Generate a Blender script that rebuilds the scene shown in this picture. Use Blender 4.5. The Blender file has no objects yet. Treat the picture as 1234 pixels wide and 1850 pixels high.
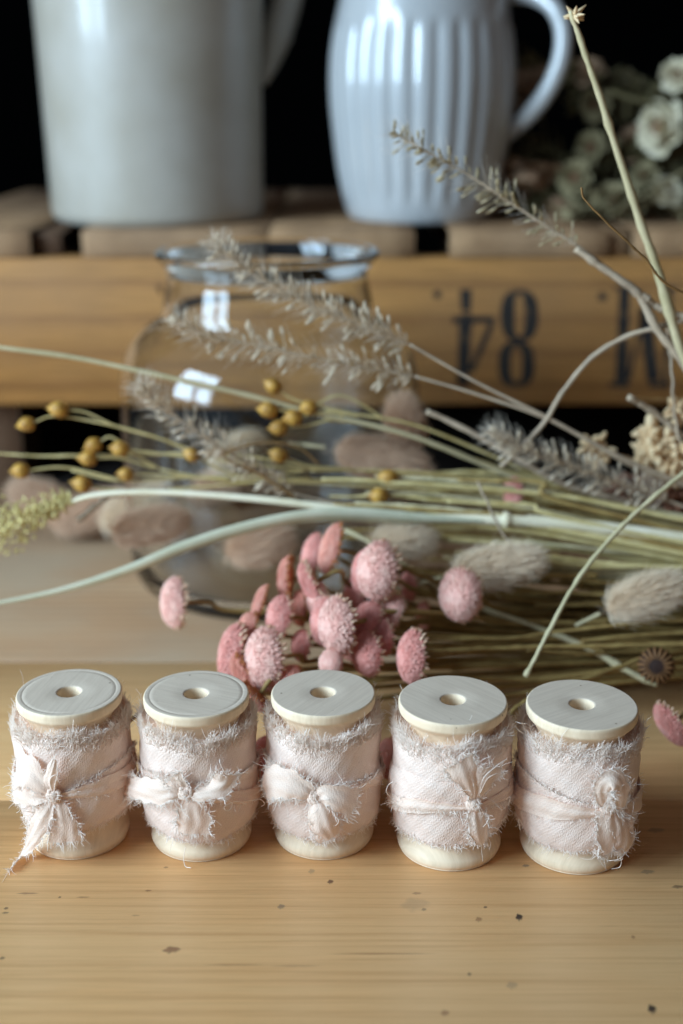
import bpy, math, random
import numpy as np
from mathutils import Vector, Matrix

# ------------------------------------------------------------------ camera, world, light (all lengths in mm, meshes scaled to metres)
S = 0.001
scene = bpy.context.scene
COL = scene.collection
PITCH = math.radians(18.6); FPX = 2250.0
CAM = np.array([0.0, -322.6, 210.6])
cam_d = bpy.data.cameras.new("camera"); cam = bpy.data.objects.new("camera", cam_d); COL.objects.link(cam)
cam.location = CAM * S; cam.rotation_euler = (math.pi / 2 - PITCH, 0, 0)
cam_d.sensor_fit = 'VERTICAL'; cam_d.sensor_height = 36.0; cam_d.lens = FPX / 1850 * 36.0
cam_d.clip_start = 0.01; cam_d.clip_end = 20
cam_d.dof.use_dof = True; cam_d.dof.focus_distance = 0.351; cam_d.dof.aperture_fstop = 6.4
scene.camera = cam

world = bpy.data.worlds.new("World"); scene.world = world; world.use_nodes = True
wn = world.node_tree.nodes; wl = world.node_tree.links
bg = wn['Background']; bg.inputs['Strength'].default_value = 0.28
tc = wn.new('ShaderNodeTexCoord'); dt = wn.new('ShaderNodeVectorMath'); dt.operation = 'DOT_PRODUCT'
dt.inputs[1].default_value = Vector((-0.74, -0.60, 0.25)).normalized()
wl.new(tc.outputs['Generated'], dt.inputs[0])
cr = wn.new('ShaderNodeValToRGB'); wl.new(dt.outputs['Value'], cr.inputs[0])
cr.color_ramp.elements[0].position = 0.0; cr.color_ramp.elements[0].color = (0.27, 0.155, 0.08, 1)
cr.color_ramp.elements[1].position = 0.85; cr.color_ramp.elements[1].color = (0.60, 0.84, 1.12, 1)
wl.new(cr.outputs[0], bg.inputs[0])

def area(name, loc, target, w, h, power, color):
    l = bpy.data.lights.new(name, 'AREA'); l.shape = 'RECTANGLE'; l.size = w; l.size_y = h
    l.energy = power; l.color = color
    o = bpy.data.objects.new(name, l); COL.objects.link(o)
    o.location = loc; o.rotation_euler = (Vector(target) - Vector(loc)).to_track_quat('-Z', 'Y').to_euler()
    return o
# the two panes of the window to the left of the camera
WC = Vector((-0.92, -0.42, 0.52)); T = Vector((0.0, 0.05, 0.05))
dirw = (T - WC); side = Vector((-dirw.y, dirw.x, 0)).normalized()
WP = 1.42
area("window_light_pane", WC + side * 0.16, T, 0.32, 0.66, 11.5 * WP, (0.58, 0.80, 1.0))
area("window_light_pane", WC - side * 0.16, T, 0.24, 0.66, 8.0 * WP, (0.58, 0.80, 1.0))

scene.view_settings.view_transform = 'Standard'; scene.view_settings.look = 'None'
scene.view_settings.exposure = 0.0; scene.view_settings.gamma = 1.0
scene.view_settings.use_curve_mapping = False
scene.cycles.use_denoising = True
scene.cycles.max_bounces = 14; scene.cycles.diffuse_bounces = 9; scene.cycles.transmission_bounces = 10; scene.cycles.transparent_max_bounces = 12
scene.cycles.sample_clamp_indirect = 6.0
scene.cycles.use_adaptive_sampling = True; scene.cycles.adaptive_threshold = 0.015

# ------------------------------------------------------------------ geometry helpers
FW = np.array([0, math.cos(PITCH), -math.sin(PITCH)]); UP = np.array([0, math.sin(PITCH), math.cos(PITCH)]); RT = np.array([1.0, 0, 0])
def ray(px, py):
    return FW + RT * ((px - 617) / FPX) + UP * ((925 - py) / FPX)
def at(px, py, Y):
    """world point (mm) on the vertical plane y=Y seen at photo pixel"""
    d = ray(px, py); t = (Y - CAM[1]) / d[1]
    return CAM + d * t
def atz(px, py, z):
    d = ray(px, py); t = (z - CAM[2]) / d[2]
    return CAM + d * t
def nrm(v):
    v = np.asarray(v, float); n = np.linalg.norm(v, axis=-1, keepdims=True); n[n < 1e-9] = 1
    return v / n
def smooth(pts, n):
    """Catmull-Rom through pts (any dimension), n samples"""
    P = np.asarray(pts, float)
    if len(P) == 2:
        t = np.linspace(0, 1, n)[:, None]; return P[0] * (1 - t) + P[1] * t
    P = np.vstack([2 * P[0] - P[1], P, 2 * P[-1] - P[-2]])
    m = len(P) - 3; out = []
    for u in np.linspace(0, m - 1e-6, n):
        i = int(u); t = u - i; a, b, c, d = P[i:i + 4]
        out.append(0.5 * ((2 * b) + (-a + c) * t + (2 * a - 5 * b + 4 * c - d) * t * t + (-a + 3 * b - 3 * c + d) * t ** 3))
    return np.array(out)

class MB:
    def __init__(s): s.v = []; s.f = []; s.uv = []; s.n = 0
    def add(s, V, F, UV=None):
        V = np.asarray(V, float).reshape(-1, 3); F = np.asarray(F, int)
        s.v.append(V); s.f.append(F + s.n)
        s.uv.append(np.asarray(UV, float).reshape(-1, 2) if UV is not None else V[:, [0, 2]].copy()); s.n += len(V)
    def tubes(s, P, R, sides=3):
        """P (N,k,3), R (N,k) or (k,)"""
        P = np.asarray(P, float); N, k, _ = P.shape
        R = np.broadcast_to(np.asarray(R, float), (N, k))
        T = np.gradient(P, axis=1) if k > 2 else np.repeat((P[:, 1:] - P[:, :1]), 2, axis=1)
        T = nrm(T)
        ref = np.zeros_like(T); ref[..., 2] = 1
        m = np.abs(nrm(P[:, -1] - P[:, 0])[:, 2]) > 0.85
        ref[m] = (0.0, 1.0, 0.0)
        A = nrm(np.cross(T, ref)); B = np.cross(T, A)
        a = np.arange(sides) * 2 * math.pi / sides
        V = P[:, :, None] + R[:, :, None, None] * (A[:, :, None] * np.cos(a)[:, None] + B[:, :, None] * np.sin(a)[:, None])
        idx = np.arange(N * k * sides).reshape(N, k, sides)
        q = np.stack([idx[:, :-1], np.roll(idx[:, :-1], -1, 2), np.roll(idx[:, 1:], -1, 2), idx[:, 1:]], -1).reshape(-1, 4)
        s.add(V, q)
        if sides >= 4:      # caps
            pass
        return s
    def tube(s, pts, r, sides=8):
        pts = np.asarray(pts, float); r = np.broadcast_to(np.asarray(r, float), (len(pts),)).copy()
        d0 = nrm(pts[1] - pts[0]); d1 = nrm(pts[-1] - pts[-2])
        P = np.vstack([pts[:1], pts, pts[-1:]]); P[0] -= d0 * 1e-3; P[-1] += d1 * 1e-3
        R = np.concatenate([[r[0] * 0.02], r, [r[-1] * 0.02]])
        return s.tubes(P[None], R[None], sides)
    def grid(s, G, UV=None, closeu=False):
        G = np.asarray(G, float); a, b, _ = G.shape
        idx = np.arange(a * b).reshape(a, b)
        if closeu:
            q = np.stack([idx, np.roll(idx, -1, 0)], 0)
            F = np.stack([idx[:, :-1], np.roll(idx, -1, 0)[:, :-1], np.roll(idx, -1, 0)[:, 1:], idx[:, 1:]], -1).reshape(-1, 4)
        else:
            F = np.stack([idx[:-1, :-1], idx[1:, :-1], idx[1:, 1:], idx[:-1, 1:]], -1).reshape(-1, 4)
        s.add(G, F, UV)
        return s
    def lathe(s, prof, seg=64, c=(0, 0, 0), rfun=None):
        prof = np.asarray(prof, float); a = np.arange(seg) * 2 * math.pi / seg
        r = np.repeat(prof[None, :, 0], seg, 0)
        if rfun is not None: r = rfun(a[:, None], prof[None, :, 1], r)
        G = np.stack([r * np.cos(a)[:, None], r * np.sin(a)[:, None], np.repeat(prof[None, :, 1], seg, 0)], -1) + np.array(c)
        UV = np.stack([np.repeat(a[:, None], len(prof), 1) * 15, G[..., 2]], -1)
        return s.grid(G, UV, True)
    def ell(s, C, Rm, rad, nu=6, nv=4):
        """many ellipsoids: C (N,3), Rm (N,3,3) columns=axes, rad (N,3)"""
        C = np.asarray(C, float).reshape(-1, 3); N = len(C)
        Rm = np.asarray(Rm, float).reshape(N, 3, 3); rad = np.broadcast_to(np.asarray(rad, float), (N, 3))
        th = np.linspace(0.12, math.pi - 0.12, nv); ph = np.arange(nu) * 2 * math.pi / nu
        U = np.stack([np.sin(th)[:, None] * np.cos(ph), np.sin(th)[:, None] * np.sin(ph), np.cos(th)[:, None] * np.ones(nu)], -1)
        L = U[None] * rad[:, None, None]
        V = np.einsum('nij,nabj->nabi', Rm, L) + C[:, None, None]
        idx = np.arange(N * nv * nu).reshape(N, nv, nu)
        q = np.stack([idx[:, :-1], idx[:, 1:], np.roll(idx[:, 1:], -1, 2), np.roll(idx[:, :-1], -1, 2)], -1).reshape(-1, 4)
        s.add(V, q); return s
    def box(s, x0, x1, y0, y1, z0, z1, bev=0.8, jit=0.0, rng=None):
        # bevelled box as rounded-rect profile extruded along x with end insets
        def ringpts(ix):
            b = bev
            return [(y0 + b + ix, z0 + ix), (y1 - b - ix, z0 + ix), (y1 - ix, z0 + b + ix), (y1 - ix, z1 - b - ix),
                    (y1 - b - ix, z1 - ix), (y0 + b + ix, z1 - ix), (y0 + ix, z1 - b - ix), (y0 + ix, z0 + b + ix)]
        xs = [x0, x0 + bev] + list(np.linspace(x0, x1, max(3, int(abs(x1 - x0) / 12)))[1:-1]) + [x1 - bev, x1]
        G = []
        for i, x in enumerate(xs):
            ix = bev if i in (0, len(xs) - 1) else 0
            R = [(x, y, z) for y, z in ringpts(ix)]
            G.append(R)
        G = np.array(G, float)
        if jit and rng is not None: G[2:-2, :, 1:] += rng.normal(0, jit, G[2:-2, :, 1:].shape)
        a, b, _ = G.shape; idx = np.arange(a * b).reshape(a, b)
        F = np.stack([idx[:-1], np.roll(idx[:-1], -1, 1), np.roll(idx[1:], -1, 1), idx[1:]], -1).reshape(-1, 4)
        n0 = s.n
        s.add(G, F)
        s.f.append(np.array([[n0 + j for j in (0, 1, 2, 3)], [n0 + j for j in (0, 3, 4, 7)], [n0 + j for j in (4, 5, 6, 7)]]))
        e = n0 + (a - 1) * b
        s.f.append(np.array([[e + j for j in (3, 2, 1, 0)], [e + j for j in (7, 4, 3, 0)], [e + j for j in (7, 6, 5, 4)]]))
        return s
    def build(s, name, mat, parent=None, origin=(0, 0, 0), smooth_=True, sub=False):
        o3 = np.array(origin, float)
        V = (np.vstack(s.v) - o3) * S
        me = bpy.data.meshes.new(name)
        quads = [f for f in s.f if len(f)]
        F = np.vstack(quads)
        me.vertices.add(len(V)); me.vertices.foreach_set('co', V.ravel())
        me.loops.add(F.size); me.loops.foreach_set('vertex_index', F.ravel())
        me.polygons.add(len(F)); me.polygons.foreach_set('loop_start', np.arange(0, F.size, 4)); me.polygons.foreach_set('loop_total', np.full(len(F), 4))
        me.update(calc_edges=True); me.validate()
        if smooth_: me.polygons.foreach_set('use_smooth', np.ones(len(me.polygons), bool))
        uvl = me.uv_layers.new(name='UVMap'); UV = np.vstack(s.uv)
        li = np.empty(len(me.loops), int); me.loops.foreach_get('vertex_index', li)
        uvl.data.foreach_set('uv', UV[li].ravel())
        me.materials.append(mat)
        o = bpy.data.objects.new(name, me); COL.objects.link(o)
        if parent is not None: o.parent = parent
        else: o.location = o3 * S
        return o

def tag(o, label=None, cat=None, group=None, kind=None):
    if label: o['label'] = label
    if cat: o['category'] = cat
    if group: o['group'] = group
    if kind: o['kind'] = kind
    return o
def thing(name, loc, label, cat, group=None):
    o = bpy.data.objects.new(name, None); COL.objects.link(o); o.empty_display_size = 0.005
    o.location = np.array(loc, float) * S
    return tag(o, label, cat, group)
def basis(ax, up=(0, 0, 1)):
    z = nrm(np.array(ax, float)); u = np.array(up, float)
    if abs(z @ nrm(u)) > 0.95: u = np.array([0, 1.0, 0])
    x = nrm(np.cross(u, z)); y = np.cross(z, x)
    return np.stack([x, y, z], 1)

# ------------------------------------------------------------------ materials
def mat(name):
    m = bpy.data.materials.new(name); m.use_nodes = True
    nt = m.node_tree; b = nt.nodes['Principled BSDF']
    return m, nt.nodes, nt.links, b
def noise(n, l, vec, scale, detail=4, rough=0.55, dist=0.0):
    x = n.new('ShaderNodeTexNoise'); x.inputs['Scale'].default_value = scale; x.inputs['Detail'].default_value = detail
    x.inputs['Roughness'].default_value = rough; x.inputs['Distortion'].default_value = dist
    if vec is not None: l.new(vec, x.inputs['Vector'])
    return x.outputs['Fac']
def ramp(n, l, fac, stops):
    r = n.new('ShaderNodeValToRGB'); l.new(fac, r.inputs[0]); e = r.color_ramp.elements
    while len(e) < len(stops): e.new(0.5)
    for k, (p, c) in enumerate(stops):
        e[k].position = p; e[k].color = (c[0], c[1], c[2], 1) if not np.isscalar(c) else (c, c, c, 1)
    return r.outputs[0]
def mixc(n, l, fac, a, b, mode='MIX'):
    m = n.new('ShaderNodeMixRGB'); m.blend_type = mode
    for sck, v in ((m.inputs[0], fac), (m.inputs[1], a), (m.inputs[2], b)):
        if isinstance(v, bpy.types.NodeSocket): l.new(v, sck)
        elif np.isscalar(v): sck.default_value = v
        else: sck.default_value = (v[0], v[1], v[2], 1)
    return m.outputs[0]
def mapping(n, l, scale, rot=(0, 0, 0), loc=(0, 0, 0), src='Object'):
    t = n.new('ShaderNodeTexCoord'); mp = n.new('ShaderNodeMapping'); l.new(t.outputs[src], mp.inputs[0])
    mp.inputs['Scale'].default_value = scale; mp.inputs['Rotation'].default_value = rot; mp.inputs['Location'].default_value = loc
    return mp.outputs[0]
def math_(n, l, op, a, b=None, clamp=False):
    m = n.new('ShaderNodeMath'); m.operation = op; m.use_clamp = clamp
    for sck, v in ((m.inputs[0], a), (m.inputs[1], b)):
        if v is None: continue
        if isinstance(v, bpy.types.NodeSocket): l.new(v, sck)
        else: sck.default_value = v
    return m.outputs[0]
def bump(n, l, b, h, strength, dist=0.0002):
    bp = n.new('ShaderNodeBump'); bp.inputs['Strength'].default_value = strength; bp.inputs['Distance'].default_value = dist
    l.new(h, bp.inputs['Height']); l.new(bp.outputs[0], b.inputs['Normal'])

def wood(name, light, dark, axis_scale, rough=0.5, ring=18.0, marks=None, streak=0.5, bumpst=0.3, grey=None, line=None, spec=0.35, fibc=0.8, bands='Y'):
    m, n, l, b = mat(name)
    v = mapping(n, l, axis_scale)
    big = noise(n, l, v, 2.2, 3, 0.5, 0.3)
    # growth rings: fine lines distorted by low-frequency noise
    w = n.new('ShaderNodeTexWave'); w.wave_type = 'BANDS'; w.bands_direction = bands; l.new(v, w.inputs['Vector'])
    w.inputs['Scale'].default_value = ring; w.inputs['Distortion'].default_value = 4.0; w.inputs['Detail'].default_value = 3
    w.inputs['Detail Scale'].default_value = 0.35; w.inputs['Detail Roughness'].default_value = 0.55
    fib = noise(n, l, mapping(n, l, tuple(a * k for a, k in zip(axis_scale, (1.6, 7, 7)))), 22, 5, 0.65)
    c = ramp(n, l, big, [(0.3, light), (0.72, tuple(0.55 * a + 0.45 * d for a, d in zip(light, dark)))])
    lines = ramp(n, l, w.outputs['Fac'], [(0.0, 0.0), (0.72, 0.12), (0.95, 1.0)])
    lm = math_(n, l, 'MULTIPLY', lines, streak)
    c = mixc(n, l, lm, c, dark)
    fm = ramp(n, l, fib, [(0.3, fibc), (0.62, 1.04)])
    c = mixc(n, l, 1.0, c, fm, 'MULTIPLY')
    if grey is not None:
        g = ramp(n, l, noise(n, l, mapping(n, l, (6, 12, 12)), 1.0, 4, 0.6), [(0.42, 0.0), (0.68, 0.75)])
        c = mixc(n, l, g, c, grey)
    # short dark pores along the grain
    vo = noise(n, l, mapping(n, l, tuple(a * k for a, k in zip(axis_scale, (3.0, 12, 12)))), 13, 2, 0.5)
    po = ramp(n, l, vo, [(0.73, 0.0), (0.80, 0.5)])
    c = mixc(n, l, po, c, tuple(0.45 * d for d in dark))
    if marks:
        fl = noise(n, l, mapping(n, l, (14, 900, 900)), 1.0, 4, 0.6)
        c = mixc(n, l, 1.0, c, ramp(n, l, fl, [(0.34, (0.88, 0.83, 0.78)), (0.50, (1.0, 1.0, 1.0))]), 'MULTIPLY')
    h = fib
    if marks:
        t = n.new('ShaderNodeTexCoord')
        for (mx, my, sx, sy, col, st) in marks:
            mp = n.new('ShaderNodeMapping'); mp.vector_type = 'POINT'; l.new(t.outputs['Object'], mp.inputs[0])
            mp.inputs['Location'].default_value = (-mx * S / (sx * S), -my * S / (sy * S), 0); mp.inputs['Scale'].default_value = (1 / (sx * S), 1 / (sy * S), 0)
            nz = n.new('ShaderNodeTexNoise'); nz.inputs['Scale'].default_value = 1.1; nz.inputs['Detail'].default_value = 3; l.new(mp.outputs[0], nz.inputs['Vector'])
            ln = n.new('ShaderNodeVectorMath'); ln.operation = 'LENGTH'; l.new(mp.outputs[0], ln.inputs[0])
            s_ = math_(n, l, 'ADD', ln.outputs['Value'], math_(n, l, 'MULTIPLY', math_(n, l, 'SUBTRACT', nz.outputs['Fac'], 0.5), 1.6))
            f = ramp(n, l, s_, [(0.6, st), (1.25, 0.0)])
            c = mixc(n, l, f, c, col)
    l.new(c, b.inputs['Base Color'])
    rr = ramp(n, l, fib, [(0.3, rough + 0.1), (0.7, rough - 0.08)]); l.new(rr, b.inputs['Roughness'])
    b.inputs['Specular IOR Level'].default_value = spec
    bump(n, l, b, h, bumpst, 0.0004)
    return m

def plain(name, col, rough=0.6, var=0.25, nscale=300, spec=0.3, col2=None, trans=0.0, bs=0.2, bdist=0.0002, sheen=0.0):
    m, n, l, b = mat(name)
    v = mapping(n, l, (1, 1, 1))
    f = noise(n, l, v, nscale, 4, 0.6)
    c2 = col2 if col2 is not None else tuple(x * (1 - var) for x in col)
    c = ramp(n, l, f, [(0.32, c2), (0.66, col)])
    l.new(c, b.inputs['Base Color']); b.inputs['Roughness'].default_value = rough
    b.inputs['Specular IOR Level'].default_value = spec
    if sheen: b.inputs['Sheen Weight'].default_value = sheen
    if bs: bump(n, l, b, f, bs, bdist)
    if trans > 0:
        tr = n.new('ShaderNodeBsdfTranslucent'); l.new(c, tr.inputs['Color'])
        mx = n.new('ShaderNodeMixShader'); mx.inputs[0].default_value = trans
        l.new(b.outputs[0], mx.inputs[1]); l.new(tr.outputs[0], mx.inputs[2]); l.new(mx.outputs[0], n['Material Output'].inputs[0])
    return m

def table_marks():
    L = []
    def mk(px, py, wpx, hpx, col, st):
        p = atz(px, py, 0); L.append((p[0], p[1], wpx / 6.6 / 2, hpx / 4.0 / 2, col, st))
    blk = (0.03, 0.022, 0.02); red = (0.19, 0.07, 0.03); gr = (0.14, 0.11, 0.085)
    mk(938, 1657, 15, 13, blk, 0.95); mk(1178, 1823, 16, 14, blk, 0.95); mk(310, 1716, 34, 12, red, 0.75)
    mk(597, 1593, 13, 9, (0.12, 0.05, 0.03), 0.85); mk(508, 1638, 15, 10, gr, 0.6); mk(563, 1574, 14, 10, gr, 0.4)
    mk(865, 1661, 14, 9, red, 0.55); mk(766, 1643, 10, 6, blk, 0.5); mk(750, 1634, 60, 26, gr, 0.22)
    mk(877, 1639, 8, 4, blk, 0.8); mk(848, 1760, 8, 6, blk, 0.6); mk(804, 1830, 16, 9, red, 0.6)
    mk(11, 1641, 9, 5, blk, 0.7); mk(10, 1649, 14, 4, blk, 0.6); mk(50, 1614, 44, 4, red, 0.6); mk(4, 1731, 10, 5, blk, 0.7)
    mk(108, 1621, 6, 4, blk, 0.7); mk(150, 1621, 28, 3, red, 0.5); mk(753, 1614, 20, 5, red, 0.55); mk(950, 1564, 16, 6, gr, 0.7)
    mk(1144, 1693, 8, 7, red, 0.5); mk(1225, 1602, 26, 7, blk, 0.6); mk(1170, 1575, 30, 9, gr, 0.5); mk(925, 1780, 22, 12, gr, 0.35)
    mk(268, 1609, 14, 4, red, 0.6); mk(300, 1567, 10, 4, red, 0.6); mk(245, 1654, 18, 3, red, 0.4); mk(1185, 1500, 40, 12, gr, 0.4)
    mk(535, 1745, 90, 3, red, 0.35); mk(420, 1743, 110, 3, red, 0.4); mk(690, 1723, 200, 3, red, 0.45)
    return L
M = {}
M['table'] = wood('pine_table_wood', (0.85, 0.495, 0.215), (0.56, 0.27, 0.10), (1.6, 17, 17), rough=0.42, ring=3.0, marks=table_marks(), streak=0.24, bumpst=0.2, grey=(0.74, 0.455, 0.215), spec=0.45, fibc=0.90)
M['tableback'] = wood('dimmed_rear_pine', (0.56, 0.33, 0.175), (0.30, 0.14, 0.065), (1.6, 17, 17), rough=0.45, ring=3.0, streak=0.5, bumpst=0.25, grey=(0.44, 0.33, 0.22), spec=0.45, fibc=0.85)  # table pine again, greyer and darker, with light falloff put into its colour
M['crate'] = wood('crate_board_wood', (0.56, 0.262, 0.072), (0.24, 0.095, 0.027), (1.2, 11, 11), rough=0.6, ring=1.6, streak=0.55, bumpst=0.5, grey=(0.33, 0.165, 0.065), fibc=0.5, bands='Z')
M['slat'] = wood('weathered_slat_wood', (0.52, 0.30, 0.15), (0.16, 0.075, 0.03), (38, 5, 38), rough=0.75, ring=2.0, streak=0.6, bumpst=0.6, grey=(0.26, 0.165, 0.10), fibc=0.45)
M['slatdark'] = wood('brown_slat_wood', (0.16, 0.085, 0.045), (0.08, 0.04, 0.02), (9, 9, 9), rough=0.75, ring=2.0, streak=0.6, bumpst=0.6)
M['gapblack'] = plain('gap_shade_black', (0.016, 0.012, 0.010), 0.7, nscale=20, spec=0.15)  # near-black standing in for the shade under the crate
M['wall'] = plain('unlit_room_black', (0.0015, 0.0015, 0.0015), 0.9, nscale=8, spec=0.0)  # near-black so the wall passes for an unlit room
# turned pale wood of the spools
def spool_mat():
    m, n, l, b = mat('pale_turned_wood')
    v = mapping(n, l, (40, 40, 40)); big = noise(n, l, v, 1.2, 3)
    g = noise(n, l, mapping(n, l, (60, 900, 120), rot=(0, 0, 0.2)), 1.0, 4, 0.6)
    t = n.new('ShaderNodeTexCoord'); ln = n.new('ShaderNodeVectorMath'); ln.operation = 'MULTIPLY'; ln.inputs[1].default_value = (1, 1, 0)
    l.new(t.outputs['Object'], ln.inputs[0]); le = n.new('ShaderNodeVectorMath'); le.operation = 'LENGTH'; l.new(ln.outputs[0], le.inputs[0])
    c = ramp(n, l, big, [(0.3, (0.78, 0.60, 0.415)), (0.7, (0.87, 0.70, 0.51))])
    c = mixc(n, l, 1.0, c, ramp(n, l, g, [(0.3, (0.88, 0.85, 0.80)), (0.65, (1.03, 1.02, 1.0))]), 'MULTIPLY')
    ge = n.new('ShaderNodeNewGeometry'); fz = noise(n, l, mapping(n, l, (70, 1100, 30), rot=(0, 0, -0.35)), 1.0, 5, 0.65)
    at_ = n.new('ShaderNodeAttribute'); at_.attribute_name = 'dimmed_top_face'
    fc = ramp(n, l, fz, [(0.3, (0.56, 0.44, 0.345)), (0.62, (0.66, 0.53, 0.42))])  # top face darker: end grain plus shade painted into the colour
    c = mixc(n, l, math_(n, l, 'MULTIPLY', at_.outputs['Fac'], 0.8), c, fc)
    sp = n.new('ShaderNodeTexVoronoi'); sp.inputs['Scale'].default_value = 260; l.new(t.outputs['Object'], sp.inputs['Vector'])
    keep = n.new('ShaderNodeSeparateColor'); l.new(sp.outputs['Color'], keep.inputs[0])
    dk = math_(n, l, 'MULTIPLY', ramp(n, l, sp.outputs['Distance'], [(0.06, 1.0), (0.11, 0.0)]), math_(n, l, 'GREATER_THAN', keep.outputs[0], 0.86))
    c = mixc(n, l, math_(n, l, 'MULTIPLY', dk, 0.75), c, (0.16, 0.09, 0.04))
    l.new(c, b.inputs['Base Color']); b.inputs['Roughness'].default_value = 0.55; b.inputs['Specular IOR Level'].default_value = 0.3
    fine = noise(n, l, mapping(n, l, (1200, 1200, 1200)), 1.0, 3)
    bump(n, l, b, math_(n, l, 'ADD', g, fine), 0.25, 0.00012)
    return m
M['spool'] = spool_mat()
def cloth_mat(name, c1, c2, trans, weave=1.0):
    m, n, l, b = mat(name)
    t = n.new('ShaderNodeTexCoord'); mp = n.new('ShaderNodeMapping'); l.new(t.outputs['UV'], mp.inputs[0]); mp.inputs['Scale'].default_value = (1, 1, 1)
    wob = n.new('ShaderNodeTexNoise'); wob.inputs['Scale'].default_value = 0.55; wob.inputs['Detail'].default_value = 3; l.new(mp.outputs[0], wob.inputs['Vector'])
    add = n.new('ShaderNodeVectorMath'); add.operation = 'MULTIPLY_ADD'; l.new(wob.outputs['Color'], add.inputs[0]); add.inputs[1].default_value = (1.6, 1.6, 0); l.new(mp.outputs[0], add.inputs[2])
    ws = []
    for d, sc, rot in (('X', 0.62, 0.12), ('Y', 0.60, 0.1), ('X', 0.36, 0.8)):
        mr = n.new('ShaderNodeMapping'); mr.inputs['Rotation'].default_value = (0, 0, rot); l.new(add.outputs[0], mr.inputs[0])
        w = n.new('ShaderNodeTexWave'); w.bands_direction = d; w.inputs['Scale'].default_value = sc; w.inputs['Distortion'].default_value = 1.2
        w.inputs['Detail'].default_value = 2; w.inputs['Detail Scale'].default_value = 3.0; l.new(mr.outputs[0], w.inputs['Vector']); ws.append(w.outputs['Fac'])
    h = math_(n, l, 'ADD', math_(n, l, 'ADD', ws[0], ws[1]), math_(n, l, 'MULTIPLY', ws[2], 0.9))
    fz = noise(n, l, t.outputs['UV'], 2.2, 4, 0.7)
    h = math_(n, l, 'ADD', h, math_(n, l, 'MULTIPLY', fz, 2.0))
    big = noise(n, l, t.outputs['UV'], 0.18, 3)
    c = ramp(n, l, big, [(0.3, c2), (0.7, c1)])
    c = mixc(n, l, 1.0, c, ramp(n, l, math_(n, l, 'MULTIPLY', h, 0.25), [(0.25, (0.89, 0.86, 0.84)), (0.75, (1.0, 1.0, 1.0))]), 'MULTIPLY')
    l.new(c, b.inputs['Base Color']); b.inputs['Roughness'].default_value = 0.62; b.inputs['Specular IOR Level'].default_value = 0.35
    b.inputs['Sheen Weight'].default_value = 0.25; b.inputs['Sheen Roughness'].default_value = 0.4
    bump(n, l, b, h, 0.36 * weave, 0.00022)
    tr = n.new('ShaderNodeBsdfTranslucent'); l.new(c, tr.inputs['Color'])
    mx = n.new('ShaderNodeMixShader'); mx.inputs[0].default_value = trans
    l.new(b.outputs[0], mx.inputs[1]); l.new(tr.outputs[0], mx.inputs[2]); l.new(mx.outputs[0], n['Material Output'].inputs[0])
    return m
M['silk'] = cloth_mat('blush_silk', (0.94, 0.745, 0.63), (0.90, 0.68, 0.56), 0.08)
M['silkthin'] = cloth_mat('sheer_blush_silk', (0.98, 0.80, 0.66), (0.96, 0.74, 0.60), 0.25, 0.8)
M['thread'] = plain('silk_thread', (1.0, 0.87, 0.76), 0.4, 0.03, 500, 0.7, trans=0.0, bs=0, sheen=0.0)
M['pink'] = plain('pink_petal', (0.88, 0.43, 0.35), 0.75, 0.2, 300, 0.2, col2=(0.82, 0.30, 0.24), trans=0.12, sheen=0.3)
M['pinkpale'] = plain('pale_pink_petal', (0.96, 0.61, 0.49), 0.75, 0.2, 300, 0.2, col2=(0.90, 0.45, 0.36), trans=0.12, sheen=0.3)
M['pinkdeep'] = plain('coral_petal', (0.86, 0.42, 0.31), 0.75, 0.2, 300, 0.2, col2=(0.82, 0.31, 0.22), trans=0.12, sheen=0.3)
M['bract'] = plain('peach_bract', (0.95, 0.72, 0.50), 0.65, 0.2, 600, 0.3, col2=(0.62, 0.30, 0.17), trans=0.25)
M['orange'] = plain('orange_calyx', (0.55, 0.20, 0.07), 0.7, 0.3, 500, 0.2, trans=0.1)
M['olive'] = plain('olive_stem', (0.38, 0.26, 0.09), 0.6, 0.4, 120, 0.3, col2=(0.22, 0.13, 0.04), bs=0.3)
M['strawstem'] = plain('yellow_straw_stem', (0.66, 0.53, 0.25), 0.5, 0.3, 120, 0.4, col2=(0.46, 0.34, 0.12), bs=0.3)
M['palestem'] = plain('pale_green_stem', (0.60, 0.50, 0.30), 0.5, 0.25, 100, 0.4, col2=(0.44, 0.37, 0.20), bs=0.3)
M['greystem'] = plain('grey_beige_stem', (0.50, 0.38, 0.26), 0.55, 0.25, 100, 0.3, col2=(0.30, 0.22, 0.15), bs=0.3)
M['whitestem'] = plain('bleached_white_stem', (0.86, 0.77, 0.58), 0.45, 0.15, 80, 0.4, col2=(0.74, 0.64, 0.42), bs=0.2)
M['brownthin'] = plain('thin_brown_tendril', (0.28, 0.15, 0.05), 0.5, 0.4, 150, 0.4, bs=0)
M['pod'] = plain('golden_flax_pod', (0.62, 0.34, 0.06), 0.48, 0.25, 420, 0.4, col2=(0.30, 0.14, 0.03), bs=0.3)
M['seed'] = plain('grass_spikelet', (0.90, 0.78, 0.60), 0.4, 0.4, 500, 0.6, col2=(0.62, 0.48, 0.32), trans=0.3, bs=0)
M['seedg'] = plain('greenish_spikelet', (0.72, 0.60, 0.38), 0.4, 0.4, 500, 0.6, col2=(0.42, 0.32, 0.17), trans=0.4, bs=0)
M['hair'] = plain('soft_bristle', (0.98, 0.88, 0.75), 0.4, 0.05, 300, 0.5, trans=0.5, bs=0)
M['bunny'] = plain('bunny_tail_fur', (0.92, 0.70, 0.50), 0.7, 0.3, 14, 0.2, col2=(0.84, 0.60, 0.41), trans=0.35, bs=0)
M['bunnypale'] = plain('pale_bunny_tail_fur', (1.0, 0.86, 0.67), 0.7, 0.2, 14, 0.2, col2=(0.95, 0.80, 0.60), trans=0.35, bs=0)
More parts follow.
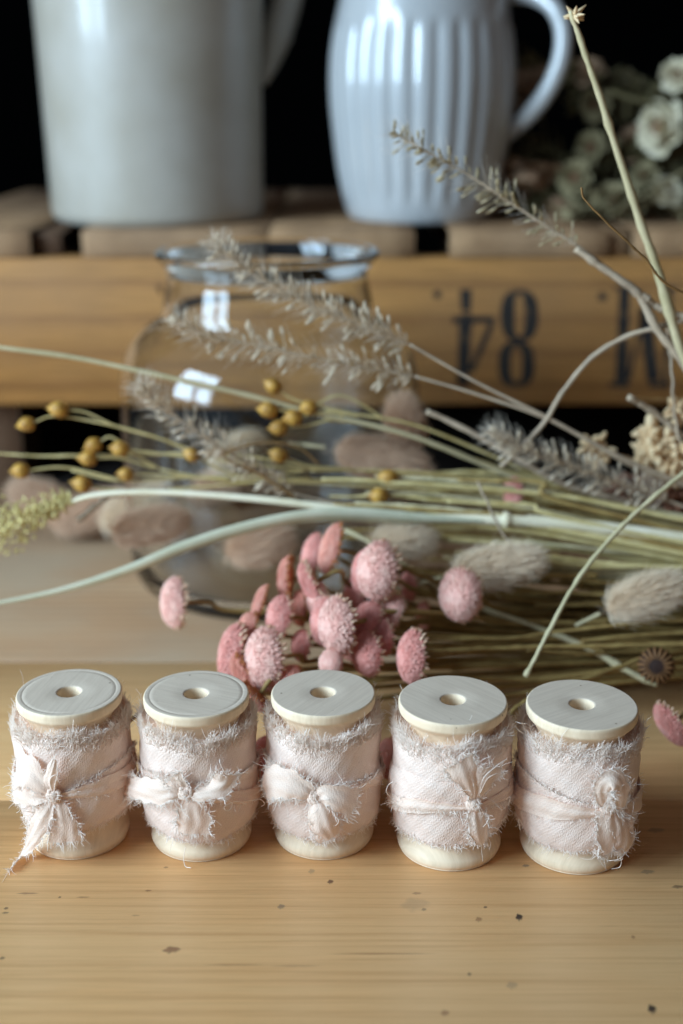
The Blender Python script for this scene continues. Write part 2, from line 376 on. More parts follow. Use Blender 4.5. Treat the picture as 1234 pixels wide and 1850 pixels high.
M['cream'] = plain('cream_seed_cluster', (0.88, 0.68, 0.42), 0.7, 0.2, 200, 0.3, col2=(0.74, 0.50, 0.26), trans=0.2, bs=0.2)
M['yellowpl'] = plain('yellow_green_plume', (0.84, 0.72, 0.34), 0.7, 0.2, 200, 0.3, col2=(0.66, 0.54, 0.22), trans=0.25, bs=0.2)
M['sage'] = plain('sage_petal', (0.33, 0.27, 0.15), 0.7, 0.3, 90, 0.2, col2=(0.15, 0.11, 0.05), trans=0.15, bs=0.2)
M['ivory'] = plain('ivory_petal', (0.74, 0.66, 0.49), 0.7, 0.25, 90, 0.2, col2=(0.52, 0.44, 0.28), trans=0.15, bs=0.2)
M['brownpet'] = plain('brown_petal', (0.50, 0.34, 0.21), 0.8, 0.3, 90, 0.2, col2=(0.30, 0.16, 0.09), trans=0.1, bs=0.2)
M['heart'] = plain('rust_flower_heart', (0.28, 0.12, 0.07), 0.8, 0.3, 300, 0.2, bs=0.3)
M['leaf'] = plain('dry_green_leaf', (0.17, 0.14, 0.065), 0.7, 0.3, 60, 0.2, col2=(0.08, 0.06, 0.03), trans=0.2, bs=0.2)
M['darkseed'] = plain('dark_seed_disc', (0.045, 0.022, 0.016), 0.7, 0.4, 500, 0.2)
M['tanray'] = plain('tan_ray_tip', (0.26, 0.12, 0.045), 0.6, 0.5, 400, 0.3)
# glazes
def glaze(name, c1, c2, rough, coat=0.6, nscale=9, specks=False):
    m, n, l, b = mat(name)
    c = ramp(n, l, noise(n, l, mapping(n, l, (1, 1, 1)), nscale, 4, 0.55), [(0.3, c2), (0.7, c1)])
    if specks:
        t = n.new('ShaderNodeTexCoord'); sp = n.new('ShaderNodeTexVoronoi'); sp.inputs['Scale'].default_value = 55; l.new(t.outputs['Object'], sp.inputs['Vector'])
        keep = n.new('ShaderNodeSeparateColor'); l.new(sp.outputs['Color'], keep.inputs[0])
        dk = math_(n, l, 'MULTIPLY', ramp(n, l, sp.outputs['Distance'], [(0.05, 1.0), (0.10, 0.0)]), math_(n, l, 'GREATER_THAN', keep.outputs[0], 0.9))
        c = mixc(n, l, math_(n, l, 'MULTIPLY', dk, 0.35), c, (0.35, 0.27, 0.18))
    l.new(c, b.inputs['Base Color']); b.inputs['Roughness'].default_value = rough
    b.inputs['Coat Weight'].default_value = coat; b.inputs['Coat Roughness'].default_value = 0.06
    bump(n, l, b, noise(n, l, mapping(n, l, (1, 1, 1)), 40, 3), 0.15, 0.0008)
    return m
M['stoneware'] = glaze('cream_stoneware_glaze', (0.42, 0.38, 0.325), (0.34, 0.295, 0.23), 0.40, 0.4, 22, True)
M['whiteglaze'] = glaze('white_porcelain_glaze', (0.45, 0.45, 0.445), (0.42, 0.42, 0.415), 0.26, 0.9)
def glass():
    m, n, l, b = mat('clear_glass')
    b.inputs['Base Color'].default_value = (0.97, 0.985, 0.98, 1); b.inputs['Roughness'].default_value = 0.0
    b.inputs['Transmission Weight'].default_value = 1.0; b.inputs['IOR'].default_value = 1.47
    return m
M['glass'] = glass()
def ink():
    m, n, l, b = mat('worn_black_stencil_ink')
    f = noise(n, l, mapping(n, l, (60, 60, 60)), 1.6, 5, 0.65)
    l.new(ramp(n, l, f, [(0.34, (0.010, 0.009, 0.010)), (0.56, (0.028, 0.022, 0.017)), (0.72, (0.20, 0.10, 0.035))]), b.inputs['Base Color'])
    b.inputs['Roughness'].default_value = 0.7
    return m
M['ink'] = ink()

rng = np.random.default_rng(7); random.seed(7)

# ------------------------------------------------------------------ setting: dark wall far behind, table, crate
w = MB(); w.box(-3000, 3000, 1500, 1540, -900, 2600, 2); w.build('wall', M['wall'], smooth_=False); tag(bpy.data.objects['wall'], 'wall far behind the crate, coloured black for an unlit room', kind='structure')
tbl = thing('wooden_table', (0, 0, -25), 'pale pine plank table carrying the spools, jar and crate', 'table')
for (y0, y1) in ((-420, 19.6), (20.1, 119.6), (120.8, 349.5)):
    w = MB(); w.box(-700, 700, y0, y1, -25, 0, 0.55)
    o = w.build('plank', M['tableback' if y0 > 100 else 'table'], tbl, (0, 0, -25), smooth_=False)
    o.location = (0, 0, 0)
# object coordinates of the planks start at z=-25, x and y equal the world's
for sx in (-1, 1):
    for yy in (-380, 285):
        w = MB(); w.box(sx * 640 - 35, sx * 640 + 35, yy - 0, yy + 60, -740, -25.5, 2); w.build('leg', M['table'], tbl, (0, 0, -25), smooth_=False)

added_platform = thing('added_dark_platform', (0, 560, -25), 'added near-black bench behind the pine table, under the crate', 'added_platform')  # added behind the table so the gap under the crate goes dark
w = MB(); w.box(-700, 700, 350.6, 900, -25, 0, 0.55); w.build('added_platform_top', M['gapblack'], added_platform, (0, 560, -25), smooth_=False)
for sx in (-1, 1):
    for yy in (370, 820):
        w = MB(); w.box(sx * 640 - 35, sx * 640 + 35, yy, yy + 60, -740, -25.5, 2); w.build('leg', M['gapblack'], added_platform, (0, 560, -25), smooth_=False)  # legs of the added platform

crate = thing('wooden_crate', (0, 327, 0), 'upturned wooden crate with black stencilled number behind the jar', 'crate')
CO = (0, 327, 0); YF = 327.4
zt = 130.0
def cbox(name, m, *a, jit=0.0, **k):
    q = MB(); q.box(*a, jit=jit, rng=rng, **k); return q.build(name, m, crate, CO, smooth_=False)
fb = cbox('front_board', M['crate'], -262, 290, YF, YF + 17, 52.2, zt, bev=1.0)
#cbox('back_board', M['crate'], -262, 290, YF + 262, YF + 279, 2, zt, bev=1.0)
cbox('side_board', M['crate'], -262, -246, YF + 17.3, YF + 261.7, 2, zt, bev=1.0)
cbox('side_board', M['crate'], 274, 290, YF + 17.3, YF + 261.7, 2, zt, bev=1.0)
cbox('leg', M['slatdark'], -240, -178, YF + 18, YF + 60, 0.3, zt - .5, bev=1.0)
cbox('leg', M['slatdark'], 226, 272, YF + 18, YF + 60, 0.3, zt - .5, bev=1.0)
def slat(px0, px1, m, y0=YF - 0.6, h=13.6, y1=YF + 285):
    xa = at(px0, 440, YF)[0]; xb = at(px1, 440, YF)[0]
    q = MB(); n0 = 14
    q.box(xa, xb, y0, y1, zt + 0.15, zt + 0.15 + h, 0.5); return q.build('slat', m, crate, CO, smooth_=False)
slat(-190, 54, M['slat']); slat(56, 104, M['slatdark'], YF + 8, 11.5); slat(148, 482, M['slat']); slat(486, 749, M['slat'])
slat(812, 1098, M['slat']); slat(1142, 1420, M['slat']); slat(1099, 1141, M['slat'], YF + 6, 12.4)
# stencil
ik = MB()
def ikb(name):
    global ik
    ik.build(name, M['ink'], crate, CO, smooth_=False); ik = MB()
def ip(px, py):
    p = at(px, py, YF); p[1] = YF - 0.12; return p
def quad(*pts):
    ik.add([ip(*p) for p in pts], [[3, 2, 1, 0]])
def stroke(pts, w0, w1=None):
    w0 *= 1.15
    w1 = w1 or w0; P = smooth(pts, max(2, len(pts) * 5)) if len(pts) > 2 else np.array(pts, float)
    T = nrm(np.gradient(P, axis=0)); N = np.stack([-T[:, 1], T[:, 0]], 1)
    W = np.linspace(w0, w1, len(P)) / 2
    A = P + N * W[:, None]; B = P - N * W[:, None]
    V = [ip(*a) for a in A] + [ip(*b) for b in B]; n = len(P)
    ik.add(V, [[i, i + 1, n + i + 1, n + i] for i in range(n - 1)])
def ringst(cx, cy, rx, ry, side, thin):
    n = 36; a = np.arange(n) * 2 * math.pi / n
    sup = lambda c: np.sign(c) * np.abs(c) ** 0.75
    O = [(cx + rx * sup(math.cos(t)), cy + ry * sup(math.sin(t))) for t in a]
    I = [(cx + (rx - side) * sup(math.cos(t)), cy + (ry - thin) * sup(math.sin(t))) for t in a]
    V = [ip(*p) for p in O] + [ip(*p) for p in I]
    ik.add(V, [[i, (i + 1) % n, n + (i + 1) % n, n + i] for i in range(n)])
def dot(cx, cy, r):
    n = 12; V = [ip(cx, cy)] + [ip(cx + r * math.cos(t), cy + r * math.sin(t)) for t in np.arange(n) * 2 * math.pi / n]
    ik.add(V, [[0, 1 + i, 1 + (i + 1) % n, 1 + (i + 2) % n] for i in range(0, n, 2)])
quad((830, 523), (853, 523), (850, 563), (834, 563)); quad((829, 584), (853, 584), (846, 694), (826, 694))
quad((817, 572), (893, 571), (893, 583), (817, 584.5)); stroke([(889, 584), (850, 672)], 10); quad((824, 689), (852, 689), (849, 697), (826, 697))
quad((833, 566), (851, 566), (851, 571), (833, 571))
ikb('stencilled_digit')
ringst(938.5, 570, 34, 47, 25, 8.5); ringst(933, 658, 33, 42, 23, 10)
ikb('stencilled_digit'); dot(790, 532, 7.5); ikb('stencilled_dot'); dot(1088, 536, 8.5); ikb('stencilled_dot')
quad((1119, 523), (1138, 523), (1134, 690), (1111, 690)); quad((1101, 690), (1138, 690), (1137, 700), (1101, 700))
stroke([(1136, 686), (1163, 560)], 6); stroke([(1164, 556), (1180, 688)], 20, 24)
quad((1206, 523), (1216, 523), (1206, 690), (1197, 690)); quad((1172, 690), (1209, 690), (1209, 700), (1172, 700))
quad((1109, 517), (1147, 517), (1146, 523), (1109, 523)); quad((1198, 517), (1226, 517), (1226, 523), (1198, 523))
ikb('stencilled_letter')
# small splinter mark on the board, left of the jar
q = MB(); q.tube([at(284, 516, YF - 0.6), at(291, 531, YF - 0.2)], [0.9, 0.6], 6); q.build('splinter', M['slatdark'], crate, CO)

# ------------------------------------------------------------------ jugs
ZS = zt + 13.8
J1 = np.array([-103.3, 397.5, ZS])
j1 = thing('stoneware_jug', J1, 'cream stoneware jug with straight sides standing on the crate', 'jug')
prof = [(0.5, 1.2), (50, 1.2), (55, 0), (56.5, 0.6), (58.2, 3), (58.8, 8), (59.2, 40), (59.9, 80), (61.0, 115), (62.0, 140), (61, 158), (55, 170), (52, 178), (53.5, 184), (55, 188), (53.5, 190), (51, 188), (49, 178), (52, 168), (57, 156), (59, 140), (58, 115), (56, 40), (55, 10), (50, 5), (0.5, 5)]
q = MB(); q.lathe(smooth(prof, 140), 96, J1, lambda a, z, r: r * (1 + 0.004 * np.sin(a * 2 + 1) + 0.0025 * np.sin(a * 5 + z * 0.05)))
q.build('jug_body', M['stoneware'], j1, J1)
def hp(px, py, D): return at(px, py, D)
q = MB()
hpts = smooth([hp(470, 150, 420), hp(484, 112, 422), hp(500, 60, 424), hp(517, 5, 426), hp(528, -60, 428), hp(522, -110, 428), hp(500, -140, 425), hp(470, -150, 420)], 40)
q.tube(hpts, np.concatenate([np.linspace(4.0, 9.5, 12), np.full(28, 9.0)]), 16); q.build('handle', M['stoneware'], j1, J1)

J2 = np.array([43.6, 392.5, ZS])
j2 = thing('fluted_jug', J2, 'glossy white porcelain jug with vertical flutes and looped handle', 'jug')
prof = [(0.5, 1.5), (30, 1.5), (35, 0), (38, 0.4), (40.3, 3), (42.5, 10), (46.2, 27), (49.2, 50), (50.6, 68), (50.2, 85), (48, 100), (45.2, 113), (41.5, 128), (38.5, 142), (38.0, 156), (40.5, 168), (42.5, 173), (41, 174.5), (38.5, 170), (35.5, 156), (36, 142), (39, 128), (42.7, 113), (46, 90), (46, 60), (42, 25), (36, 6), (0.5, 5)]
def flute(a, z, r):
    env = np.clip((z - 8) / 10, 0, 1) * np.clip((104 - z) / 7, 0, 1)
    outer = r > 36
    f = np.abs(np.sin(a * 13 + 0.35))
    return r - env * outer * 1.9 * (1 - f ** 0.75)
q = MB(); P2 = smooth(prof, 150); io_ = np.argmax(P2[:, 1])
def flute2(a, z, r):
    mask = np.zeros(r.shape); mask[:, :io_] = 1
    env = np.clip((z - 8) / 10, 0, 1) * np.clip((104 - z) / 7, 0, 1) * mask
    return r - env * 1.9 * (1 - np.abs(np.sin(a * 13 + 0.35)) ** 0.75)
q.lathe(P2, 312, J2, flute2); q.build('jug_body', M['whiteglaze'], j2, J2)
q = MB(); hpts = smooth([hp(893, 262, 394), hp(918, 238, 385), hp(958, 205, 377), (hp(993, 158, 371)), hp(1014, 105, 368), hp(1017, 55, 368), hp(1000, 14, 371), hp(965, -8, 378), hp(925, -12, 386), hp(885, -10, 392.5)], 60)
r = np.interp(np.linspace(0, 1, 60), [0, .06, .2, .6, 1], [3.5, 5.6, 4.9, 4.7, 5.2])
q.tube(hpts, r, 20); q.build('handle', M['whiteglaze'], j2, J2)

# ------------------------------------------------------------------ glass jar
JP = np.array([-31.5, 214.5, 0.3])
prof = [(0.3, 1.6), (30, 1.2), (50, 0.5), (55, 0), (59.5, 1.5), (62.5, 6), (64.5, 16), (65.5, 35), (66.2, 60), (66.0, 82), (64.6, 96), (61.0, 106), (55.0, 113.5), (49.0, 117.6), (46.0, 120.4), (44.8, 126), (42.9, 135), (43.0, 139), (45.4, 142.6), (47.3, 144.6), (47.6, 146.0), (46.6, 147.1), (44.6, 147.2), (42.8, 146.2), (41.7, 143), (41.3, 138), (42.6, 126), (44.0, 119.6), (47.4, 115.6), (53.2, 111.2), (58.8, 104.4), (62.2, 95), (63.6, 82), (63.8, 60), (63.0, 35), (61.8, 18), (58.5, 9), (53, 6.2), (30, 7.4), (0.3, 8.2)]
q = MB(); q.lathe(smooth(prof, 190), 128, JP)
jar = q.build('glass_jar', M['glass'], origin=JP); tag(jar, 'empty clear glass jar with wide rolled rim behind the dried flowers', 'jar')

# ------------------------------------------------------------------ ribbon spools
class Spool: pass
def edge_fun(sp, pts, zback):
    """pixel polyline on the front of the wound ribbon -> z(phi), phi=0 at the front"""
    ph = []; zz = []
    for px, py in pts:
        p = sp.hit(px, py, 0); ph.append(math.atan2(p[0] - sp.c[0], -(p[1] - sp.c[1]))); zz.append(p[2])
    ph = np.array(ph); zz = np.array(zz); o = np.argsort(ph); ph, zz = ph[o], zz[o]
    ph2 = np.concatenate([[-math.pi, -2.4], ph, [2.4, math.pi]]); z2 = np.concatenate([[zback, zback], zz, [zback, zback]])
    def f(p):
        p = (np.asarray(p) + math.pi) % (2 * math.pi) - math.pi
        base = np.interp(p, ph2, z2)
        b2 = np.interp(p - 0.1, ph2, z2) + np.interp(p + 0.1, ph2, z2)
        return (base + b2) / 3
    return f
def barrel_r(z, R):
    z = np.asarray(z, float)
    return R * np.interp(z, [4, 7, 10, 14, 19, 24, 30, 36, 39, 41, 43], [0.86, 0.90, 0.945, 0.975, 0.985, 0.97, 0.98, 0.985, 0.965, 0.93, 0.88])
def thread_mesh(mb, p0, d, nrm_, L, curl, k=5, rad=0.066, droop=0.0):
    """p0,d,nrm_ (N,3); L (N,)"""
    N = len(p0); P = np.zeros((N, k, 3)); P[:, 0] = p0; dd = d.copy()
    bend = rng.normal(0, 1, (N, 3))
    for j in range(1, k):
        bend = 0.6 * bend + 0.7 * rng.normal(0, 1, (N, 3))
        dd = nrm(dd + curl * bend * 0.5 + nrm_ * 0.05 + np.array([0, 0, -droop]))
        P[:, j] = P[:, j - 1] + dd * (L / (k - 1))[:, None]
    P[..., 2] = np.maximum(P[..., 2], 0.15)
    R = rad * np.interp(np.linspace(0, 1, k), [0, 0.7, 1], [1, 0.85, 0.45])
    mb.tubes(P, R[None].repeat(N, 0) * rng.uniform(0.75, 1.25, (N, 1)), 3)

def strip(mb, fr, sp, pts, curve=0.25, fringe=1.0, endf=True, nseg=34, ncr=13, fold=0.5, seed=0, thr=None, flip=1):
    """a ribbon end: pts = (px,py,out_mm,width_mm[,twist])"""
    P = np.array([sp.hit(p[0], p[1], 0.9 + p[2] * 0.6) for p in pts]); W = np.array([p[3] for p in pts], float); TW = np.array([p[4] if len(p) > 4 else 0 for p in pts], float)
    A = smooth(np.hstack([P, W[:, None], TW[:, None]]), nseg); C = A[:, :3]; W = np.maximum(A[:, 3], 0.6); TW = A[:, 4]
    T = nrm(np.gradient(C, axis=0)); N0 = nrm(np.hstack([(C - sp.c)[:, :2], np.full((nseg, 1), 6.0)]))
    Sd = nrm(np.cross(T, N0)); N = np.cross(Sd, T)
    Sd2 = Sd * np.cos(TW)[:, None] + N * np.sin(TW)[:, None]; N2 = np.cross(Sd2, T)
    u = np.linspace(-1, 1, ncr); G = np.zeros((nseg, ncr, 3)); UV = np.zeros((nseg, ncr, 2))
    s_ = np.concatenate([[0], np.cumsum(np.linalg.norm(np.diff(C, axis=0), axis=1))]); ph = rng.uniform(0, 6.28, 4)
    for j, uu in enumerate(u):
        hgt = 0.38 * curve * W * 0.5 * (1 - uu * uu) + fold * np.abs(np.sin(uu * 1.9 + ph[0] + s_ * 0.12)) * np.clip(W / 6, 0.2, 1) * 0.9 + fold * 0.26 * np.sin(uu * 8 + ph[1] - s_ * 0.35)
        wj = W * (0.5 + 0.05 * np.sin(s_ * 1.3 + ph[2]) * abs(uu))
        G[:, j] = C + Sd2 * (uu * wj)[:, None] + N2 * hgt[:, None]
        UV[:, j, 0] = s_; UV[:, j, 1] = uu * W / 2 + 30
    G[..., 2] = np.maximum(G[..., 2], 0.3)
    mb.grid(G, UV)
    if fringe > 0:
        for e, sg in ((0, -1), (ncr - 1, 1)):
            n = int(s_[-1] * 9 * fringe); t = rng.uniform(1, nseg - 1.01, n); i = t.astype(int); f = (t - i)[:, None]
            p0 = G[i, e] * (1 - f) + G[i + 1, e] * f
            d = nrm(Sd2[i] * sg + T[i] * (rng.normal(0.35, 0.7, (n, 1)) + 0.5 * np.sin(t * 1.1 + ph[3])[:, None]) + N2[i] * rng.normal(-0.05, 0.3, (n, 1)))
            thread_mesh(fr, p0, d, N2[i], rng.gamma(1.7, 0.5, n) * (0.7 + 0.6 * fringe) * np.clip(W[i] / 4, 0.4, 1.1), 0.75)
    if endf:
        n = int(W[-1] * 9 * max(fringe, .6)); t = rng.uniform(0, ncr - 1.01, n); i = t.astype(int); f = (t - i)[:, None]
        p0 = G[-1][i] * (1 - f) + G[-1][i + 1] * f
        d = nrm(T[-1] + rng.normal(0, 0.35, (n, 3)))
        thread_mesh(fr, p0, d, N2[[-1] * n], rng.gamma(3, 0.5, n), 0.45)
    return G

def make_spool(cx_px, cy_px, R, cfg):
    sp = Spool(); H = cfg.get('H', 47.0)
    top = atz(cx_px, cy_px, H); sp.c = np.array([top[0], top[1] - 0.0, 0.0]); RR = R * 17 / 15.0 * cfg.get('fat', 1.0)
    def hit(px, py, out):
        d = ray(px, py); r = RR + out - 0.6
        o = CAM[:2] - sp.c[:2]; a = d[0] ** 2 + d[1] ** 2; b = 2 * (o[0] * d[0] + o[1] * d[1]); c = o @ o - r * r
        disc = b * b - 4 * a * c
        t = (-b - math.sqrt(disc)) / (2 * a) if disc > 0 else -b / (2 * a)
        p = CAM + d * t
        if p[2] < 0.9: p = atz(px, py, 0.9)
        return p
    sp.hit = hit
    th = thing('ribbon_spool', sp.c, cfg['label'], 'ribbon spool', 'wooden spools of blush ribbon in a row'); C = tuple(sp.c)
    k = R / 15.0
    pr = [(3.4, 3), (3.4, 0.9), (4.1, 0.2), (13.2 * k, 0.1), (14.2 * k, 0.5), (14.75 * k, 1.6), (14.7 * k, 3.0), (14.0 * k, 4.6), (12.8 * k, 7.2), (11.7 * k, 10), (11.2 * k, 13), (11.2 * k, 34), (11.6 * k, 37.5), (12.2 * k, H - 6.9), (13.3 * k, H - 4.8), (14.4 * k, H - 3.5), (14.9 * k, H - 2.7), (15.0 * k, H - 1.7), (15.0 * k, H - 0.8), (14.85 * k, H - 0.25), (14.55 * k, H - 0.02), (14.0 * k, H)]
    pr = list(map(tuple, smooth(pr, 150)))
    if cfg.get('groove'): pr += [(13.4 * k, H), (13.25 * k, H - 0.09), (13.1 * k, H)]
    pr += [(12 * k, H), (8 * k, H), (4.0, H), (3.62, H - 0.10), (3.45, H - 0.4), (3.4, H - 2), (3.4, H - 12), (3.4, 12), (3.4, 3)]
    q = MB(); q.lathe(pr, 96, C, lambda a, z, r: r * (1 + 0.004 * np.sin(2 * a + cfg['seed'])))
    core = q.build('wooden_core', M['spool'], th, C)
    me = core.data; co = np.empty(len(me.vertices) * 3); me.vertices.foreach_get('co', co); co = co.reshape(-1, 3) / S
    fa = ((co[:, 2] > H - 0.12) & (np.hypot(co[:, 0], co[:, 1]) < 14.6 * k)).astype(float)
    a_ = me.attributes.new('dimmed_top_face', 'FLOAT', 'POINT'); a_.data.foreach_set('value', fa)
    core.rotation_euler = (0, 0, cfg['seed'] * 1.37)
    tilt = cfg.get('tilt', (0, 0))
    # wound ribbon
    zb = edge_fun(sp, cfg['bottom'], 6.5); sd = cfg['seed'] * 1.7
    ztop = lambda p: 39.9 * H / 47 + 0.35 * np.sin(p * 2 + sd) + 0.25 * np.sin(p * 5 + sd)
    nph, nz = 180, 44; ph = np.arange(nph) * 2 * math.pi / nph
    def surf(phi, z, off):
        phi = np.asarray(phi, float); z = np.asarray(z, float)
        wr = 0.16 * np.sin(phi * 3 + z * 0.5 + sd) + 0.12 * np.sin(phi * 7 - z * 0.32 + sd * 2) + 0.07 * np.sin(phi * 13 + z * 1.3 + sd * 3) + 0.05 * np.sin(phi * 23 - z * 0.9)
        r = barrel_r(z * 47 / H, RR) + off + wr
        return np.stack([sp.c[0] + r * np.sin(phi), sp.c[1] - r * np.cos(phi), z + 0 * phi], -1)
    def bandgrid(mb, z0f, z1f, off, p0=-math.pi, p1=math.pi, full=True, n=nph, m=nz):
        p = np.linspace(p0, p1, n, endpoint=not full); t = np.linspace(0, 1, m)
        PH = np.repeat(p[:, None], m, 1); z0 = z0f(p)[:, None]; z1 = z1f(p)[:, None]; Z = z0 + (z1 - z0) * t[None]
        # the border dips under towards the layer below
        offv = off(PH, t[None] + 0 * PH) if callable(off) else off
        G = surf(PH, Z, offv); UV = np.stack([PH * RR, Z], -1)
        mb.grid(G, UV, full)
    body = MB(); bandgrid(body, zb, ztop, 0)
    # inner closing faces at top and bottom
    for zf, sgn in ((zb, 1), (ztop, -1)):
        z = zf(ph); Po = surf(ph, z, 0); Pi = np.stack([sp.c[0] + 10.8 * k * np.sin(ph), sp.c[1] - 10.8 * k * np.cos(ph), z + sgn * 1.4], -1)
        mid = Po * 0.5 + Pi * 0.5; mid[:, 2] += sgn * -0.25
        G = np.stack([Po, mid, Pi], 1); body.grid(G, np.stack([np.repeat(ph[:, None] * RR, 3, 1), G[..., 2]], -1), True)
    wound = body.build('wound_ribbon', M['silk'], th, C)
    fr = MB()
    def surf_fringe(zf, up, dens, L, off, jz=0.3, lift=0.25, curl=0.5, p0=-math.pi, p1=math.pi, rad=0.066):
        n = int(RR * (p1 - p0) * dens); p = rng.uniform(p0, p1, n)
        z = zf(p) + rng.normal(0, jz, n); P0 = surf(p, z, off + 0.02)
        rad_ = np.stack([np.sin(p), -np.cos(p), 0 * p], -1); tan = np.stack([np.cos(p), np.sin(p), 0 * p], -1)
        lean = 0.35 * np.sin(p * 3 + sd) + 0.25 * np.sin(p * 8 + sd)
        d = nrm(np.array([0, 0, up]) + tan * (rng.normal(0, 0.38, n) + lean)[:, None] + rad_ * rng.normal(lift, 0.22, n)[:, None])
        clump = 0.75 + 0.5 * np.sin(p * 11 + sd) * np.sin(p * 5.3 + 2 * sd)
        thread_mesh(fr, P0, d, rad_, rng.gamma(4, L / 4, n) * clump, curl, 5, rad)
    # top selvedges of the stacked layers: dense fuzz
    for dz, dens, L, o in ((0.1, 13, 2.1, 0.0), (-0.9, 11, 2.0, 0.05), (-2.0, 9, 1.9, 0.08), (-3.2, 5, 1.6, 0.08)):
        surf_fringe(lambda p, dz=dz: ztop(p) + dz + 0.5 * np.sin(p * 3 + sd), 1, dens, L * 1.1, o, 0.5, 0.05, 0.30)
    surf_fringe(lambda p: ztop(p) + 0.2, 1, 4, 2.2, -1.8, 0.3, -0.3)
    # bottom selvedge
    surf_fringe(zb, -1, 8, 1.25, 0.05, 0.25, 0.3, 0.7); surf_fringe(lambda p: zb(p) + 0.9, -1, 4, 1.1, 0.1, 0.4, 0.35, 0.8)
    # overlays
    if 'up' in cfg:
        f = edge_fun(sp, cfg['up'], 24); ov = MB()
        bandgrid(ov, lambda p: zb(p) + 0.6, f, lambda PH, t: 0.38 - 0.28 * np.clip((0.1 - t) / 0.1, 0, 1) + 0.25 * np.exp(-((t - 0.93) / 0.07) ** 2), m=26)
        ov.build('overlapping_wrap', M['silk'], th, C)
        surf_fringe(f, 1, 7.5, 1.5, 0.42, 0.2, 0.35, 0.75); surf_fringe(lambda p: f(p) - 0.5, 1, 4, 1.2, 0.5, 0.4, 0.5, 0.9)
    if 'down' in cfg:
        f = edge_fun(sp, cfg['down'], 19); ov = MB()
        up_ = edge_fun(sp, cfg['dtop'], 29) if 'dtop' in cfg else (lambda p: f(p) + 9.5)
        bandgrid(ov, f, up_, lambda PH, t: 0.75 - 0.55 * np.clip((t - 0.8) / 0.2, 0, 1) - 0.1 * np.sin(t * 9), m=20)
        ov.build('tie_band', M['silk'], th, C)
        surf_fringe(f, -1, 8, 2.0, 0.7, 0.3, 0.45, 0.8); surf_fringe(lambda p: f(p) + 0.8, -1, 4, 1.8, 0.8, 0.5, 0.6, 0.9)
    # narrow tie going round to the knot
    tb = MB(); f = edge_fun(sp, cfg['tie'], 22); kp = sp.hit(*cfg['knot'], 0); kphi = math.atan2(kp[0] - sp.c[0], -(kp[1] - sp.c[1]))
    wfun = lambda p: cfg.get('tiew', 3.4) * (0.22 + 0.78 * np.clip(np.abs(((p - kphi + math.pi) % (2 * math.pi)) - math.pi) / 0.9, 0, 1))
    bandgrid(tb, lambda p: f(p) - wfun(p) / 2, lambda p: f(p) + wfun(p) / 2, lambda PH, t: 0.85 + 0.32 * np.abs(np.sin(t * 3.14 * 1.5 + PH)) + 0.3 * (1 - np.abs(2 * t - 1)), m=12)
    tb.build('tie', M['silkthin'], th, C)
    surf_fringe(lambda p: f(p) - wfun(p) / 2, -1, 2.5, 1.3, 0.85, 0.1, 0.4, 0.9); surf_fringe(lambda p: f(p) + wfun(p) / 2, 1, 2.0, 1.0, 0.85, 0.1, 0.4, 0.9)
    # bow
    bow = MB(); bfr = MB()
    for st in cfg['strips']:
        strip(bow, bfr, sp, st['p'], st.get('c', 0.25), st.get('f', 1.0), st.get('e', True), fold=st.get('fold', 0.5))
    kn = sp.hit(cfg['knot'][0], cfg['knot'][1], 2.4)
    bo = bow.build('bow', M['silkthin'], th, C)
    kb = MB(); kr = basis(np.array([0.3, 0.1, 1.0])); a = np.linspace(0, 2 * math.pi, 28)
    for rep, (rx, rz, tl) in enumerate(((1.7, 1.25, 0.4), (1.35, 1.5, -0.6))):
        cpts = np.stack([kn[0] + rx * np.cos(a) * math.cos(tl) - 0.3 * np.sin(a), kn[1] + 0.9 * np.sin(a * 1) * 0.6, kn[2] + rz * np.sin(a + tl)], -1)
        kb.tubes(cpts[None], np.full((1, 28), 0.75), 8)
    kb.ell([kn], [np.eye(3)], [1.6, 1.2, 1.4], 12, 8)
    kb.build('knot', M['silkthin'], bo, C)
    n = 34; d = nrm(rng.normal(0, 1, (n, 3)) + np.array([0, -0.6, 0])); thread_mesh(bfr, np.repeat(kn[None], n, 0) + d * 1.0, d, d, rng.gamma(3, 0.9, n), 0.8, 7)
    for tr in cfg.get('threads', []):
        P = smooth([sp.hit(*p) for p in tr], 26); bfr.tubes(P[None], np.full((1, 26), 0.095), 5)
    bfr.build('frayed_threads', M['thread'], bo, C)
    fr.build('frayed_edge', M['thread'], wound, C)
    return th

